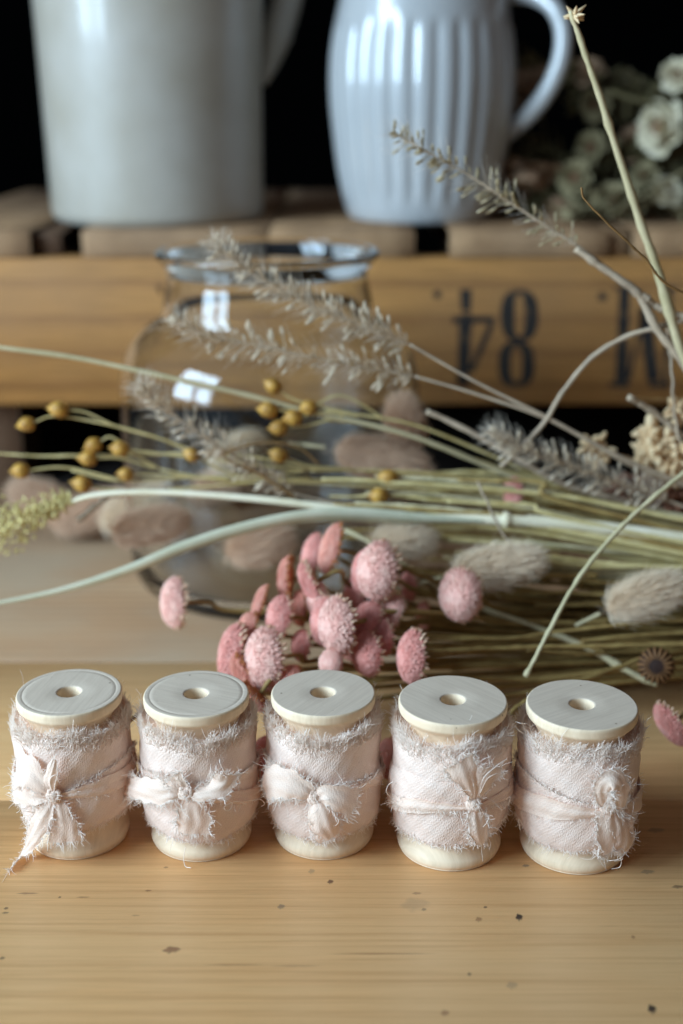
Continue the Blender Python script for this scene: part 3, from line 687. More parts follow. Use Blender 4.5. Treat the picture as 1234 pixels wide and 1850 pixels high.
SP = [
 dict(c=(125, 1249), R=15.15, seed=1, groove=True, knot=(97, 1437), label='far left wooden spool with its blush bow trailing a tail onto the table',
  bottom=[(27, 1452), (45, 1482), (90, 1506), (130, 1508), (190, 1488), (234, 1455)], up=[(24, 1400), (60, 1432), (97, 1437), (130, 1424), (160, 1410), (205, 1378), (230, 1352)],
  tie=[(24, 1405), (60, 1425), (97, 1436), (140, 1428), (195, 1412), (228, 1395)], tiew=5.5,
  strips=[dict(p=[(97, 1437, 1.6, 1.6), (78, 1420, 2.8, 5), (55, 1398, 2.6, 9), (33, 1385, 1.4, 11)], f=0.7), dict(p=[(95, 1440, 1.6, 1.6), (70, 1434, 2.6, 6), (45, 1428, 2.2, 9), (30, 1420, 1.2, 9)], f=1.0),
   dict(p=[(94, 1440, 1.8, 2), (82, 1462, 3.0, 5.2), (70, 1492, 3.6, 5.6), (58, 1520, 3.2, 4.2), (45, 1541, 2.4, 2.2), (30, 1558, 1.5, 2.0), (20, 1572, 1, 2.6)], c=0.6, f=1.1),
   dict(p=[(100, 1440, 1.6, 2.2), (107, 1466, 2.2, 5.5), (116, 1496, 2.0, 8), (120, 1518, 1.2, 8.5)], c=0.4, f=1.2), dict(p=[(97, 1434, 1.6, 1.2), (92, 1410, 2.6, 4), (95, 1388, 3.2, 3), (98, 1372, 2.2, 1.6)], c=1.0, f=0.5)],
  threads=[[(97, 1437, 2), (100, 1415, 3.5), (104, 1395, 3.5), (99, 1378, 2.5)], [(96, 1437, 2), (90, 1410, 4), (99, 1400, 4.5), (105, 1405, 4), (98, 1418, 3)]]),
 dict(c=(354.5, 1252), R=15.15, seed=2, groove=True, knot=(335, 1433), label='second spool from the left, blush bow spread sideways with a ragged tip',
  bottom=[(262, 1478), (290, 1506), (345, 1526), (400, 1522), (440, 1498), (464, 1468)], up=[(248, 1378), (300, 1398), (340, 1414), (400, 1408), (450, 1382), (465, 1368)],
  tie=[(250, 1420), (300, 1434), (335, 1434), (400, 1438), (462, 1425)], tiew=4.0,
  strips=[dict(p=[(335, 1433, 1.8, 2), (312, 1428, 3.4, 5), (285, 1430, 4.0, 7), (250, 1424, 5, 6), (225, 1424, 6, 4.6), (205, 1430, 7, 2.6)], c=0.5, f=1.5),
   dict(p=[(337, 1434, 1.8, 1.8), (358, 1436, 3.2, 3.6, 0.5), (382, 1430, 4.0, 4.6, 0.7), (402, 1416, 4.2, 6.5, 0.3), (408, 1398, 4.0, 6.0, 0)], c=0.7, f=1.3),
   dict(p=[(337, 1437, 1.8, 2.5), (345, 1458, 2.6, 7), (350, 1482, 2.4, 9), (350, 1502, 1.4, 9)], c=0.5, f=1.3), dict(p=[(335, 1432, 1.4, 1.6), (322, 1416, 2.2, 5), (312, 1405, 2, 6)], c=0.4, f=1.3)],
  threads=[[(400, 1440, 1.5), (420, 1452, 2.5), (412, 1465, 3), (405, 1458, 3), (425, 1448, 2.5), (445, 1452, 2)], [(430, 1448, 1.5), (455, 1446, 2.5), (470, 1444, 4), (478, 1452, 4.5), (472, 1457, 4)],
   [(238, 1362, 1), (243, 1375, 1.5), (252, 1388, 1)], [(335, 1530, 0.8), (332, 1550, 0.8), (335, 1565, 0.8), (345, 1568, 0.8)], [(408, 1398, 4), (398, 1380, 4), (397, 1372, 3.5)]]),
 dict(c=(584, 1250), R=15.0, seed=3, knot=(569, 1441), label='middle of the five spools, blush bow with a flat folded square tip',
  bottom=[(482, 1464), (500, 1494), (550, 1518), (605, 1521), (655, 1498), (687, 1464)], up=[(484, 1362), (520, 1390), (560, 1412), (600, 1418), (650, 1408), (688, 1380)],
  tie=[(484, 1420), (530, 1430), (569, 1441), (620, 1432), (660, 1412), (686, 1392)], tiew=2.6,
  strips=[dict(p=[(568, 1440, 1.8, 2), (548, 1428, 3.2, 6), (520, 1416, 4.2, 8.5), (495, 1412, 4.4, 9), (482, 1420, 3.2, 8)], c=0.5, f=1.4),
   dict(p=[(570, 1440, 1.8, 3), (592, 1436, 4.0, 6), (618, 1444, 4.8, 7.5), (640, 1452, 4.6, 8)], c=0.3, f=0.8),
   dict(p=[(572, 1444, 1.8, 3), (577, 1464, 4.2, 6.5), (588, 1488, 5.0, 7.5), (601, 1508, 3.2, 5.0)], c=1.0, f=0.7), dict(p=[(568, 1443, 1.4, 2), (572, 1466, 2.2, 5), (585, 1492, 2.0, 8), (598, 1506, 1.2, 8)], c=0.2, f=1.0)],
  threads=[[(660, 1418, 1.4), (675, 1405, 2), (684, 1390, 2)], [(484, 1432, 3), (472, 1425, 4), (474, 1418, 4)], [(600, 1470, 4.5), (612, 1482, 5), (605, 1492, 5), (592, 1488, 5)]]),
 dict(c=(818.5, 1263), R=15.55, seed=4, H=47.2, fat=0.99, knot=(856, 1452), label='fourth spool from the left, bow ends standing up with two wiry threads',
  bottom=[(708, 1474), (735, 1508), (780, 1530), (830, 1533), (880, 1510), (914, 1472)], down=[(703, 1438), (740, 1452), (800, 1462), (850, 1460), (900, 1448), (916, 1438)], dtop=[(706, 1375), (740, 1392), (800, 1410), (850, 1412), (900, 1400), (916, 1390)],
  tie=[(706, 1440), (760, 1452), (810, 1456), (856, 1452), (890, 1440), (914, 1425)], tiew=4.5,
  strips=[dict(p=[(855, 1450, 1.8, 1.8), (852, 1425, 3.4, 4), (840, 1398, 3.6, 7), (828, 1376, 2.4, 9)], c=0.5, f=1.4),
   dict(p=[(857, 1450, 1.8, 1.8), (868, 1424, 3.2, 4.5), (876, 1402, 3.4, 7.5), (880, 1385, 2.6, 9.5)], c=0.4, f=0.8),
   dict(p=[(857, 1455, 1.8, 2.4), (860, 1478, 3.4, 5), (866, 1503, 3.8, 5.5), (872, 1522, 3.0, 2.5)], c=0.8, f=1.3)],
  threads=[[(868, 1425, 3.5), (874, 1405, 4.5), (892, 1388, 5), (905, 1378, 5), (916, 1371, 5)], [(868, 1432, 3.5), (880, 1408, 4.5), (896, 1398, 5), (906, 1400, 5), (917, 1396, 5)],
   [(872, 1520, 3), (866, 1530, 3), (850, 1522, 3), (842, 1505, 3)], [(860, 1465, 3), (882, 1472, 4), (880, 1485, 4.5), (872, 1495, 4)], [(705, 1440, 2), (698, 1430, 3.5), (702, 1418, 3), (710, 1412, 2)], [(912, 1445, 2), (922, 1440, 3.5), (918, 1455, 3)]]),
 dict(c=(1051.5, 1271.5), R=15.75, seed=5, H=46.5, fat=0.985, knot=(1098, 1458), label='far right wooden spool, frayed bow hanging down its right side',
  bottom=[(936, 1482), (960, 1520), (1010, 1540), (1060, 1541), (1110, 1524), (1148, 1480)], up=[(936, 1368), (962, 1398), (1000, 1428), (1050, 1447), (1095, 1452), (1150, 1432)], 
  tie=[(936, 1430), (980, 1452), (1040, 1464), (1098, 1460), (1150, 1440)], tiew=6.5,
  strips=[dict(p=[(1098, 1458, 1.6, 2.4), (1088, 1434, 3.4, 4.5), (1096, 1412, 4.8, 5.5, 0.2), (1112, 1412, 5.4, 6, 0.3), (1121, 1432, 5.0, 6), (1122, 1456, 3.4, 4)], c=0.7, f=1.5),
   dict(p=[(1100, 1462, 1.8, 4), (1100, 1486, 2.8, 8), (1106, 1512, 3.0, 9.5), (1108, 1532, 2.2, 9)], c=0.4, f=1.7), dict(p=[(1106, 1460, 1.8, 3), (1122, 1490, 3.0, 7), (1127, 1520, 3.2, 8), (1122, 1538, 2.5, 5)], c=0.5, f=0.6)],
  threads=[[(1112, 1535, 3), (1122, 1550, 3.5), (1120, 1566, 2), (1105, 1570, 1.2)], [(1105, 1540, 3), (1118, 1540, 4), (1125, 1552, 4), (1110, 1556, 3)], [(1115, 1525, 3), (1128, 1540, 4), (1118, 1552, 4), (1100, 1555, 2)],
   [(950, 1308, 0.6), (938, 1306, 2.5), (926, 1301, 3)], [(946, 1325, 0.6), (935, 1318, 2.5), (930, 1309, 3)], [(945, 1490, 1), (937, 1480, 3), (940, 1500, 2)]]),
]
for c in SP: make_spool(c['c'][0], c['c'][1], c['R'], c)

# ------------------------------------------------------------------ pink button flowers
def flower_proto(seed, pal):
    g = np.random.default_rng(seed)
    head = MB(); br = MB()
    a = 8.0; h = 5.4
    pr = [(0.2, h), (2.2, h - 0.25), (4.4, h - 1.2), (6.3, h - 2.9), (7.4, 0.8), (7.7, -0.6), (7.2, -1.9), (5.6, -2.9), (3.2, -3.4), (0.6, -4.0)]
    head.lathe(smooth(pr, 34), 40, (0, 0, 0), lambda an, z, r: r * (1 + 0.03 * np.sin(an * 3 + seed) + 0.02 * np.sin(an * 17)))
    # overlapping tiny scales
    N = 1500; z = g.uniform(0, 1, N) ** 0.6; th = g.uniform(0, 2 * math.pi, N); t = z * 1.45 + 0.16
    rr = 7.75 * np.sin(t) ** 0.9; zz = h * np.cos(t) - 0.1
    P = np.stack([rr * np.cos(th), rr * np.sin(th), zz], -1); out = nrm(np.stack([np.cos(th) * np.sin(t), np.sin(th) * np.sin(t), 0.9 * np.cos(t)], -1))
    tang = nrm(np.stack([np.cos(th) * np.cos(t), np.sin(th) * np.cos(t), -np.sin(t)], -1))
    d = nrm(tang * 0.95 + out * (0.10 + 0.4 * z[:, None] ** 2) + g.normal(0, 0.12, (N, 3)))
    L = (0.75 + 1.2 * z ** 3) * g.uniform(0.6, 1.4, N)
    Q = np.stack([P - out * 0.15, P + d * (L * 0.55)[:, None] + out * 0.1, P + d * L[:, None] + out * 0.22], 1)
    head.tubes(Q, np.stack([0.26 + 0 * L, 0.22 + 0 * L, 0.05 + 0 * L], 1) * g.uniform(.8, 1.2, (N, 1)), 4)
    # rim bracts, curling back
    n = 54; th = np.arange(n) * 2 * math.pi / n + g.normal(0, 0.05, n); lay = g.integers(0, 3, n)
    o = np.stack([np.cos(th), np.sin(th), 0 * th], -1); base = o * 7.0 + np.array([0, 0, 1.0]) * (-0.5 - lay[:, None] * 0.7)
    L = g.uniform(1.3, 2.5, n); dz = np.array([0, 0, 1.0])
    Q = np.stack([base, base + o * (L * 0.6)[:, None] - dz * (0.3 + 0.2 * lay[:, None]), base + o * (L * 0.95)[:, None] - dz * (0.9 + 0.35 * lay[:, None]), base + o * (L * 1.1)[:, None] - dz * (1.6 + 0.4 * lay[:, None])], 1)
    br.tubes(Q, np.array([0.35, 0.52, 0.45, 0.10])[None].repeat(n, 0), 5)
    n = 30; th = np.arange(n) * 2 * math.pi / n; o = np.stack([np.cos(th), np.sin(th), 0 * th], -1)
    Q = np.stack([o * 1.2 + [0, 0, -4.0], o * 4.0 + [0, 0, -3.7], o * 6.6 + [0, 0, -2.4]], 1)
    br.tubes(Q, np.array([0.5, 0.75, 0.3])[None].repeat(n, 0), 5)
    def mk(mb, nm, m):
        o = mb.build(nm, m); me = o.data; bpy.data.objects.remove(o); return me
    return mk(head, 'flower_head', M[pal]), mk(br, 'bract_ring', M['bract' if pal != 'pinkdeep' else 'orange'])
protos = {'pink': [flower_proto(1, 'pink'), flower_proto(2, 'pink')], 'pinkpale': [flower_proto(3, 'pinkpale'), flower_proto(4, 'pinkpale')], 'pinkdeep': [flower_proto(5, 'pinkdeep')]}
GP = 'pink dried button flowers in the bunch'
def pinkflower(px, py, Y, size, face, stem, pal, label, oval=1.0, thick=1.0, k=0, minz=None):
    """size = photo height in px; face = direction the dome looks; stem = list of (px,py,Y) away from the head"""
    c = at(px, py, Y); depth = (c - CAM) @ FW; rad = size / 2 / (FPX / depth)
    c[2] = max(c[2], rad * 0.8)
    f = nrm(np.array(face, float)); B = basis(f)
    me = protos[pal][k % len(protos[pal])]
    t = thing('dried_pink_flower', c, label, 'dried flower', GP); s = rad / 7.6
    for m_, nm in zip(me, ('flower_head', 'bract_ring')):
        o = bpy.data.objects.new(nm, m_); COL.objects.link(o); o.parent = t
        Mx = np.eye(4); sq = 1 + 0.07 * math.sin(px * 1.7); Mx[:3, :3] = B @ np.diag([s * oval * 0.94 / sq, s * 1.06 * sq, s * thick * (0.78 + 0.1 * math.sin(px))])
        o.matrix_local = Matrix(Mx.tolist())
    st = c - f * (3.6 * s * thick)
    pts = [st, st - f * 9 * s] + [at(*q) for q in stem]
    for q in pts: q[2] = max(q[2], 0.9)
    P = smooth(pts, 40); P[:, 2] = np.maximum(P[:, 2], 0.9)
    q = MB(); q.tube(P, np.linspace(0.75, 0.95, 40), 7); q.build('stem', M['olive'], t, c)
    return t
L_ = (-0.85, -0.45, 0.25); Ls = (-1, -0.05, 0.1); Lf = (-0.6, -0.8, 0.15)
flowers = [
 (313, 1088, 92, 82, (-0.9, -0.35, 0.15), [(420, 1103, 96), (620, 1108, 104), (900, 1120, 112), (1300, 1150, 120)], 'pinkpale', 'lone pink flower farthest left, standing apart before the jar base', 1, 1.05, 0),
 (830, 1076, 70, 86, (-0.45, -0.88, 0.1), [(900, 1100, 92), (1050, 1110, 104), (1300, 1110, 120)], 'pinkpale', 'round pale pink flower alone above the fourth spool', 0.86, 0.9, 1),
 (475, 1190, 48, 98, (-0.80, -0.56, 0.18), [(560, 1195, 62), (700, 1160, 80), (900, 1150, 95), (1300, 1160, 105)], 'pinkpale', 'big pale pink flower with fringed rim just above the second spool', 0.95, 1.0, 0),
 (418, 1182, 58, 92, (-0.93, -0.25, 0.2), [(520, 1210, 66), (700, 1200, 84), (1300, 1190, 100)], 'pink', 'rosy flower with a reddened left edge, behind the big pale one', 0.9, 0.9, 0),
 (446, 1133, 68, 52, (-0.85, -0.3, 0.4), [(520, 1150, 78), (700, 1160, 90), (1300, 1180, 110)], 'pinkdeep', 'small coral pink flower above the rosy one, left of the cluster', 1, 1, 0),
 (469, 1087, 76, 58, (-0.95, 0.0, 0.35), [(540, 1110, 84), (700, 1130, 96), (1300, 1160, 112)], 'pinkdeep', 'narrow coral flower seen edge-on over the lone stem', 0.9, 0.75, 0),
 (503, 1113, 66, 64, (-0.85, -0.5, 0.3), [(600, 1130, 80), (750, 1140, 95), (1300, 1150, 115)], 'pink', 'smooth pink flower crossed by the lone flower stem', 0.95, 1.0, 1),
 (517, 1046, 84, 72, (-1, 0.05, 0.02), [(600, 1070, 90), (760, 1110, 100), (1300, 1140, 118)], 'pinkdeep', 'upright coral flower seen side-on, left of the tallest pink ones', 0.9, 0.7, 0),
 (561, 1056, 74, 78, (-0.92, -0.2, -0.38), [(640, 1060, 84), (800, 1100, 100), (1300, 1130, 118)], 'pink', 'slanting pink flower in the middle of the cluster, seen edge-on', 0.9, 0.7, 0),
 (563, 1000, 96, 62, (-0.8, -0.4, 0.3), [(680, 1040, 104), (850, 1080, 112), (1300, 1120, 124)], 'pink', 'dim pink flower tucked behind the topmost pink flower', 0.9, 0.9, 1),
 (596, 990, 84, 74, (-0.9, -0.25, 0.3), [(680, 1010, 92), (850, 1050, 104), (1300, 1110, 120)], 'pinkdeep', 'topmost pink flower of the cluster, lit coral on its right', 0.85, 0.85, 0),
 (606, 1131, 50, 92, (-0.78, -0.6, 0.1), [(700, 1105, 62), (820, 1110, 75), (960, 1130, 90), (1300, 1140, 105)], 'pinkpale', 'large pale flower with ribbed scales at the centre of the cluster', 0.9, 0.85, 1),
 (584, 1122, 60, 74, (-0.85, -0.5, 0.2), [(700, 1140, 76), (900, 1160, 92), (1300, 1170, 108)], 'pink', 'pink flower half hidden behind the large ribbed central flower', 0.9, 0.9, 0),
 (680, 1031, 68, 92, (-0.75, -0.62, 0.2), [(760, 1040, 80), (900, 1080, 98), (1300, 1110, 115)], 'pinkpale', 'large pale pink flower at the upper right of the cluster', 0.9, 1.0, 0),
 (655, 1032, 78, 66, (-0.9, -0.3, 0.2), [(760, 1070, 90), (900, 1100, 100), (1300, 1130, 118)], 'pink', 'pink flower peeping out left of the upper right one', 0.9, 0.9, 1),
 (661, 1118, 62, 62, (-0.7, -0.3, 0.6), [(760, 1125, 76), (900, 1140, 92), (1300, 1150, 108)], 'pink', 'mauve pink flower under a crossing olive stem', 1, 1, 0),
 (703, 1108, 66, 58, (-0.6, -0.5, 0.6), [(780, 1120, 80), (900, 1130, 94), (1300, 1140, 110)], 'pinkpale', 'peach tinted small flower below the upper right pale one', 0.9, 0.85, 1),
 (662, 1182, 50, 66, (-0.75, -0.6, 0.1), [(760, 1190, 66), (900, 1190, 84), (1300, 1190, 98)], 'pink', 'shaded pink flower low between the third and fourth spools', 1.0, 1.1, 1),
 (743, 1187, 46, 84, (-0.9, -0.4, 0.1), [(830, 1180, 62), (950, 1170, 82), (1300, 1160, 100)], 'pink', 'dusky rose flower just left of the fourth spool top', 0.85, 0.85, 0),
 (738, 1058, 98, 48, (-0.9, -0.3, 0.1), [(850, 1090, 108), (1300, 1120, 124)], 'pink', 'small dim flower in the shade right of the cluster', 1, 1, 1),
 (764, 1112, 92, 44, (-0.9, -0.3, 0.1), [(880, 1130, 104), (1300, 1150, 118)], 'pinkdeep', 'small dark red flower deep among the olive stems', 1, 1, 0),
 (597, 1197, 44, 42, (-0.3, -0.8, 0.4), [(700, 1210, 56), (850, 1200, 76), (1300, 1190, 96)], 'pinkpale', 'tiny peach flower peeking over the middle spool', 1, 0.9, 1),
 (543, 1166, 64, 50, (-0.85, -0.4, 0.2), [(650, 1180, 76), (850, 1180, 90), (1300, 1180, 106)], 'pink', 'magenta pink flower in the gap between two pale ones', 1, 1, 1),
 (515, 1228, 44, 52, (-0.6, -0.3, 0.7), [(620, 1230, 56), (800, 1220, 76), (1300, 1200, 94)], 'pinkdeep', 'pink flower low at the left edge of the middle spool', 1, 1, 0),
 (462, 1262, 40, 60, (-0.6, -0.2, -0.6), [(540, 1260, 52), (700, 1240, 70), (1300, 1200, 90)], 'pinkdeep', 'orange flower hanging behind the right rim of the second spool', 1, 1, 0),
 (478, 1372, 22, 66, (-0.8, -0.6, 0.1), [(540, 1330, 40), (700, 1260, 60), (1300, 1210, 86)], 'pink', 'crinkled purple pink flower on the table between second and third spools', 1, 1, 1),
 (702, 1372, 26, 64, (-0.8, -0.6, 0.2), [(760, 1330, 42), (900, 1260, 60), (1300, 1215, 84)], 'pinkdeep', 'shaded red flower on the table between third and fourth spools', 1, 1, 0),
 (1212, 1311, 42, 82, (-0.75, -0.35, -0.45), [(1290, 1290, 50), (1400, 1280, 60)], 'pink', 'bright pink flower lying alone at the right edge of the table', 0.9, 0.8, 0),
 (926, 888, 122, 44, (-0.8, -0.5, 0.2), [(1040, 905, 150), (1300, 930, 150)], 'pink', 'mauve flower far back among the yellow stems', 1, 0.9, 1),
]
flowers += [
 (640, 1075, 84, 58, (-0.8, -0.5, 0.2), [(760, 1100, 94), (1300, 1140, 115)], 'pink', 'shaded pink flower filling the gap under the upper right pale one', 1, 1, 0),
 (540, 1098, 80, 54, (-0.9, -0.3, 0.1), [(660, 1120, 90), (1300, 1150, 112)], 'pinkdeep', 'dark coral flower behind the centre of the cluster', 0.9, 1, 0),
 (440, 1215, 52, 66, (-0.7, -0.3, -0.4), [(560, 1210, 62), (1300, 1190, 96)], 'pinkdeep', 'coral flower hanging under the rosy one above the second spool', 1, 1, 0),
 (632, 1160, 60, 56, (-0.8, -0.4, 0.2), [(740, 1165, 76), (1300, 1170, 104)], 'pinkdeep', 'deep coral flower below the large ribbed central flower', 1, 1, 0),
 (571, 1082, 70, 50, (-0.8, -0.5, 0.3), [(700, 1105, 84), (1300, 1140, 108)], 'pinkpale', 'small peach flower wedged beside the slanting one', 0.9, 1, 0),
 (690, 1150, 58, 60, (-0.85, -0.4, 0.1), [(800, 1150, 72), (1300, 1160, 100)], 'pink', 'shadowed pink flower directly under the mauve one', 1, 1, 1),
]
for f in flowers: pinkflower(*f)

# ------------------------------------------------------------------ flax pods on fine stems
GF = 'golden flax sprigs'
def pod(mb, c, d, r):
    B = basis(d); pr = [(0.05, 1.5), (0.16, 1.2), (0.55, 0.88), (0.88, 0.45), (1.0, 0.0), (0.93, -0.42), (0.6, -0.85), (0.25, -1.02), (0.05, -1.05)]
    q = MB(); q.lathe(smooth(pr, 20), 20, (0, 0, 0), lambda a, z, rr: rr * (1 - 0.10 * np.abs(np.cos(a * 2.5)) ** 10))
    V = q.v[0] * r @ B.T + c; mb.add(V, q.f[0])
    # calyx
    a = np.arange(5) * 2 * math.pi / 5; o = np.stack([np.cos(a), np.sin(a), 0 * a], -1)
    P = np.stack([o * 0.15 + [0, 0, -1.1], o * 0.75 + [0, 0, -0.85], o * 1.05 + [0, 0, -0.25]], 1) * r @ B.T + c
    return P
def flax(label, main, branches, rad=0.85):
    """main: (px,py,Y) list; branches: list of (list of pts, pod radius px) ending at the pod"""
    base = at(*main[0]); t = thing('flax_sprig', base, label, 'dried flax', GF)
    q = MB(); P = smooth([at(*p) for p in main], 50); q.tube(P, np.linspace(rad, 0.45, 50), 6)
    for br, rp in branches:
        B = smooth([at(*p) for p in br], 24); q.tube(B, np.linspace(0.5, 0.36, 24), 6)
    q.build('stem', M['strawstem'], t, base)
    for br, rp in branches:
        if not rp: continue
        c = at(*br[-1]); prev = at(*br[-2]); d = nrm(c - prev); depth = (c - CAM) @ FW; r = rp / (FPX / depth) * 0.9
        pm = MB(); cal = pod(pm, c + d * r * 0.8, d, r); pm.tubes(cal, np.array([0.2, 0.45, 0.08]) [None].repeat(5, 0), 4)
        pm.build('seed_pod', M['pod'], t, base)
flax('flax stem with five golden pods clustered in front of the jar',
     [(1300, 985, 150), (1150, 925, 145), (1000, 872, 142), (870, 815, 138), (750, 768, 136), (640, 748, 134), (590, 742, 132)],
     [([(700, 760, 135), (620, 715, 133), (567, 733, 132)], 15), ([(650, 752, 134), (590, 745, 132), (541, 753, 131)], 17), ([(640, 748, 134), (540, 725, 132), (503, 703, 132)], 16),
      ([(620, 745, 134), (560, 745, 132), (496, 741, 131)], 17), ([(620, 750, 134), (560, 768, 132), (514, 772, 130)], 16)])
flax('long flax spray with six pods fanned out at the far left',
     [(1300, 965, 152), (1000, 905, 148), (760, 885, 144), (560, 872, 142), (400, 868, 140), (290, 848, 138)],
     [([(290, 848, 138), (245, 822, 137), (202, 790, 137), (178, 800, 136)], 15), ([(280, 846, 138), (220, 828, 137), (170, 828, 136)], 16), ([(420, 868, 140), (290, 858, 138), (237, 857, 136)], 14),
      ([(400, 850, 140), (310, 800, 138), (215, 772, 137), (155, 745, 136), (118, 741, 135)], 17), ([(360, 818, 139), (250, 780, 137), (110, 752, 136), (58, 764, 135)], 15), ([(560, 862, 142), (300, 885, 138), (200, 885, 137), (160, 877, 136)], 17)])
flax('flax sprig with three pods on level stems near the jar foot',
     [(1300, 950, 150), (1050, 885, 147), (860, 862, 143), (700, 850, 140), (560, 850, 138)],
     [([(560, 850, 138), (420, 835, 136), (310, 822, 135), (228, 812, 134)], 16), ([(560, 850, 138), (440, 860, 136), (380, 838, 135), (355, 826, 134)], 14), ([(640, 848, 139), (560, 842, 137), (514, 826, 136)], 16)])
flax('short flax sprig with two glossy pods one above the other',
     [(1300, 995, 140), (1080, 930, 134), (900, 893, 128), (800, 880, 125)],
     [([(800, 880, 125), (750, 868, 123), (713, 864, 121)], 17), ([(820, 885, 125), (750, 895, 122), (696, 896, 120)], 17)])
flax('single golden pod on a low stem at the left edge', [(600, 868, 142), (380, 862, 140), (220, 868, 138), (130, 850, 137)], [([(220, 868, 138), (120, 845, 137), (48, 850, 136)], 16)], 0.5)
flax('lone orange pod half buried among stems at the right', [(1300, 955, 140), (1120, 925, 135), (1050, 912, 132)], [([(1100, 922, 135), (1050, 910, 132), (1016, 903, 130)], 11)], 0.5)

# ------------------------------------------------------------------ plain stems and blades
GSt = 'loose dried stems in the bunch'
def stem(label, pts, r0, r1, m, name='dried_straw', node=None, flat=None, cat='dried stem', group=GSt, n=50):
    W = [at(*p) for p in pts]; base = W[0]; P = smooth(W, n); P[:, 2] = np.maximum(P[:, 2], max(r0, r1) + 0.2)
    q = MB(); R = np.linspace(r0, r1, n)
    gg = np.random.default_rng(int(abs(pts[0][0] * 7 + pts[0][1] * 13)) + 5); uu_ = np.linspace(0, 1, n)
    for f_ in (3, 7, 13, 29): P = P + (gg.normal(0, 0.26 / f_ ** 0.7, (1, 3)) * np.sin(uu_ * f_ * 3.1 + gg.uniform(0, 6))[:, None]) * (1.6 if len(pts) > 3 else 1)
    R = R * (1 + 0.10 * gg.normal(0, 1, n))
    for u_ in gg.uniform(0.1, 0.9, 2): R = R * (1 + 0.30 * np.exp(-((uu_ - u_) / 0.012) ** 2))
    if node:
        for u in node: R = R * (1 + 0.45 * np.exp(-((np.linspace(0, 1, n) - u) / 0.014) ** 2))
    q.tube(P, R, 8)
    o = q.build(name, M[m], origin=base); return tag(o, label, cat, group)
stem('very long straw stem slanting from the far left edge', [(-60, 618, 128), (0, 628, 128), (160, 650, 130), (400, 702, 132), (560, 745, 133), (750, 790, 136), (950, 872, 140), (1120, 925, 144), (1300, 975, 148)], 0.75, 1.1, 'palestem')
# bleached stem with plume
wb = [(1320, 985, 108), (1234, 972, 108), (1080, 952, 109), (940, 940, 110), (876, 938, 110), (700, 930, 112), (500, 905, 114), (300, 890, 116), (170, 895, 117), (95, 922, 118)]
base = at(*wb[0]); t = thing('plumed_reed', base, 'thick bleached white stem crossing the picture with yellow plume at left', 'dried reed')
P = smooth([at(*p) for p in wb], 90); u = np.linspace(0, 1, 90); R = np.interp(u, [0, .2, .36, .37, .39, .4, .7, 1], [2.3, 2.3, 2.4, 3.1, 3.1, 2.2, 1.3, 0.9])
q = MB(); q.tube(P, R, 12); q.build('stem', M['whitestem'], t, base)
q = MB(); C = []; Bs = []; Rd = []
axis = smooth([at(*p) for p in [(125, 905, 118), (80, 915, 118), (30, 935, 119), (-25, 960, 120)]], 60)
for i in range(520):
    k_ = rng.integers(0, 60); off = rng.normal(0, 1, 3) * np.array([3.2, 4, 4.2]) * (0.3 + 0.8 * k_ / 60); off[2] -= abs(rng.normal(0, 3)) * k_ / 60
    C.append(axis[k_] + off); Bs.append(basis(rng.normal(0, 1, 3) + np.array([-.6, 0, -.6]))); Rd.append([.55, .55, rng.uniform(.8, 1.7)])
q.ell(C, Bs, Rd, 5, 4); q.build('plume', M['yellowpl'], t, base)
# sheath: the blade peeling off the reed
def blade(label, pts, m, thick=0.35, name='dried_reed_blade'):
    """pts (px,py,Y,width_mm)"""
    A = smooth([list(at(*p[:3])) + [p[3]] for p in pts], 60); C = A[:, :3]; W = np.maximum(A[:, 3], .3); base = C[0].copy()
    T_ = nrm(np.gradient(C, axis=0)); N = nrm(np.cross(T_, np.array([0, 1, 0.25]))); Sd = nrm(np.cross(T_, N))
    G = []
    for s_ in (-1, -0.5, 0, 0.5, 1, 0.5, 0, -0.5):
        pass
    up = nrm(np.array([0.0, -0.35, 1.0]))
    Sd = nrm(up[None] - (T_ @ up)[:, None] * T_); Nn = np.cross(T_, Sd)
    ring = []
    for k_ in range(12):
        a = k_ * 2 * math.pi / 12; ring.append(C + Sd * (math.cos(a) * W / 2)[:, None] + Nn * (math.sin(a) * thick + 0.35 * W * 0.5 * math.cos(a) ** 2)[:, None])
    G = np.stack(ring, 1); G[..., 2] = np.maximum(G[..., 2], .3)
    q = MB(); idx = np.arange(60 * 12).reshape(60, 12)
    F = np.stack([idx[:-1], np.roll(idx[:-1], -1, 1), np.roll(idx[1:], -1, 1), idx[1:]], -1).reshape(-1, 4); q.add(G, F)
    o = q.build(name, M[m], origin=base); return tag(o, label, 'grass blade')
M['blade'] = plain('pale_sage_blade', (0.70, 0.67, 0.50), 0.5, 0.2, 60, 0.4, col2=(0.56, 0.55, 0.38), trans=0.15)
blade('long pale green blade dipping from the reed to the left edge', [(872, 942, 108, 1.5), (760, 938, 107, 4.5), (640, 930, 106, 5.5), (540, 935, 105, 5.0), (430, 960, 104, 5.5), (330, 992, 103, 5.2), (230, 1032, 102, 4.2), (110, 1068, 101, 2.6), (-20, 1094, 100, 1.6)], 'blade')
blade('narrow sage blade running under the reed towards the cluster', [(760, 948, 112, 1.4), (650, 938, 112, 2.6), (560, 940, 112, 2.6), (470, 950, 112, 2.2), (380, 968, 112, 1.0)], 'blade')
stem('greenish grey stem leading down right under the pale flowers', [(600, 950, 108), (660, 975, 104), (760, 1040, 98), (850, 1090, 94), (960, 1130, 88), (1060, 1170, 78), (1140, 1215, 70), (1188, 1236, 66)], 1.0, 1.1, 'palestem', node=[0.93, 0.8])
stem('straight sharp stem rising steeply from above the fourth spool', [(950, 1222, 44), (990, 1145, 50), (1045, 1045, 58), (1120, 955, 66), (1180, 900, 72), (1260, 835, 80)], 0.75, 0.85, 'palestem', node=[0.01])
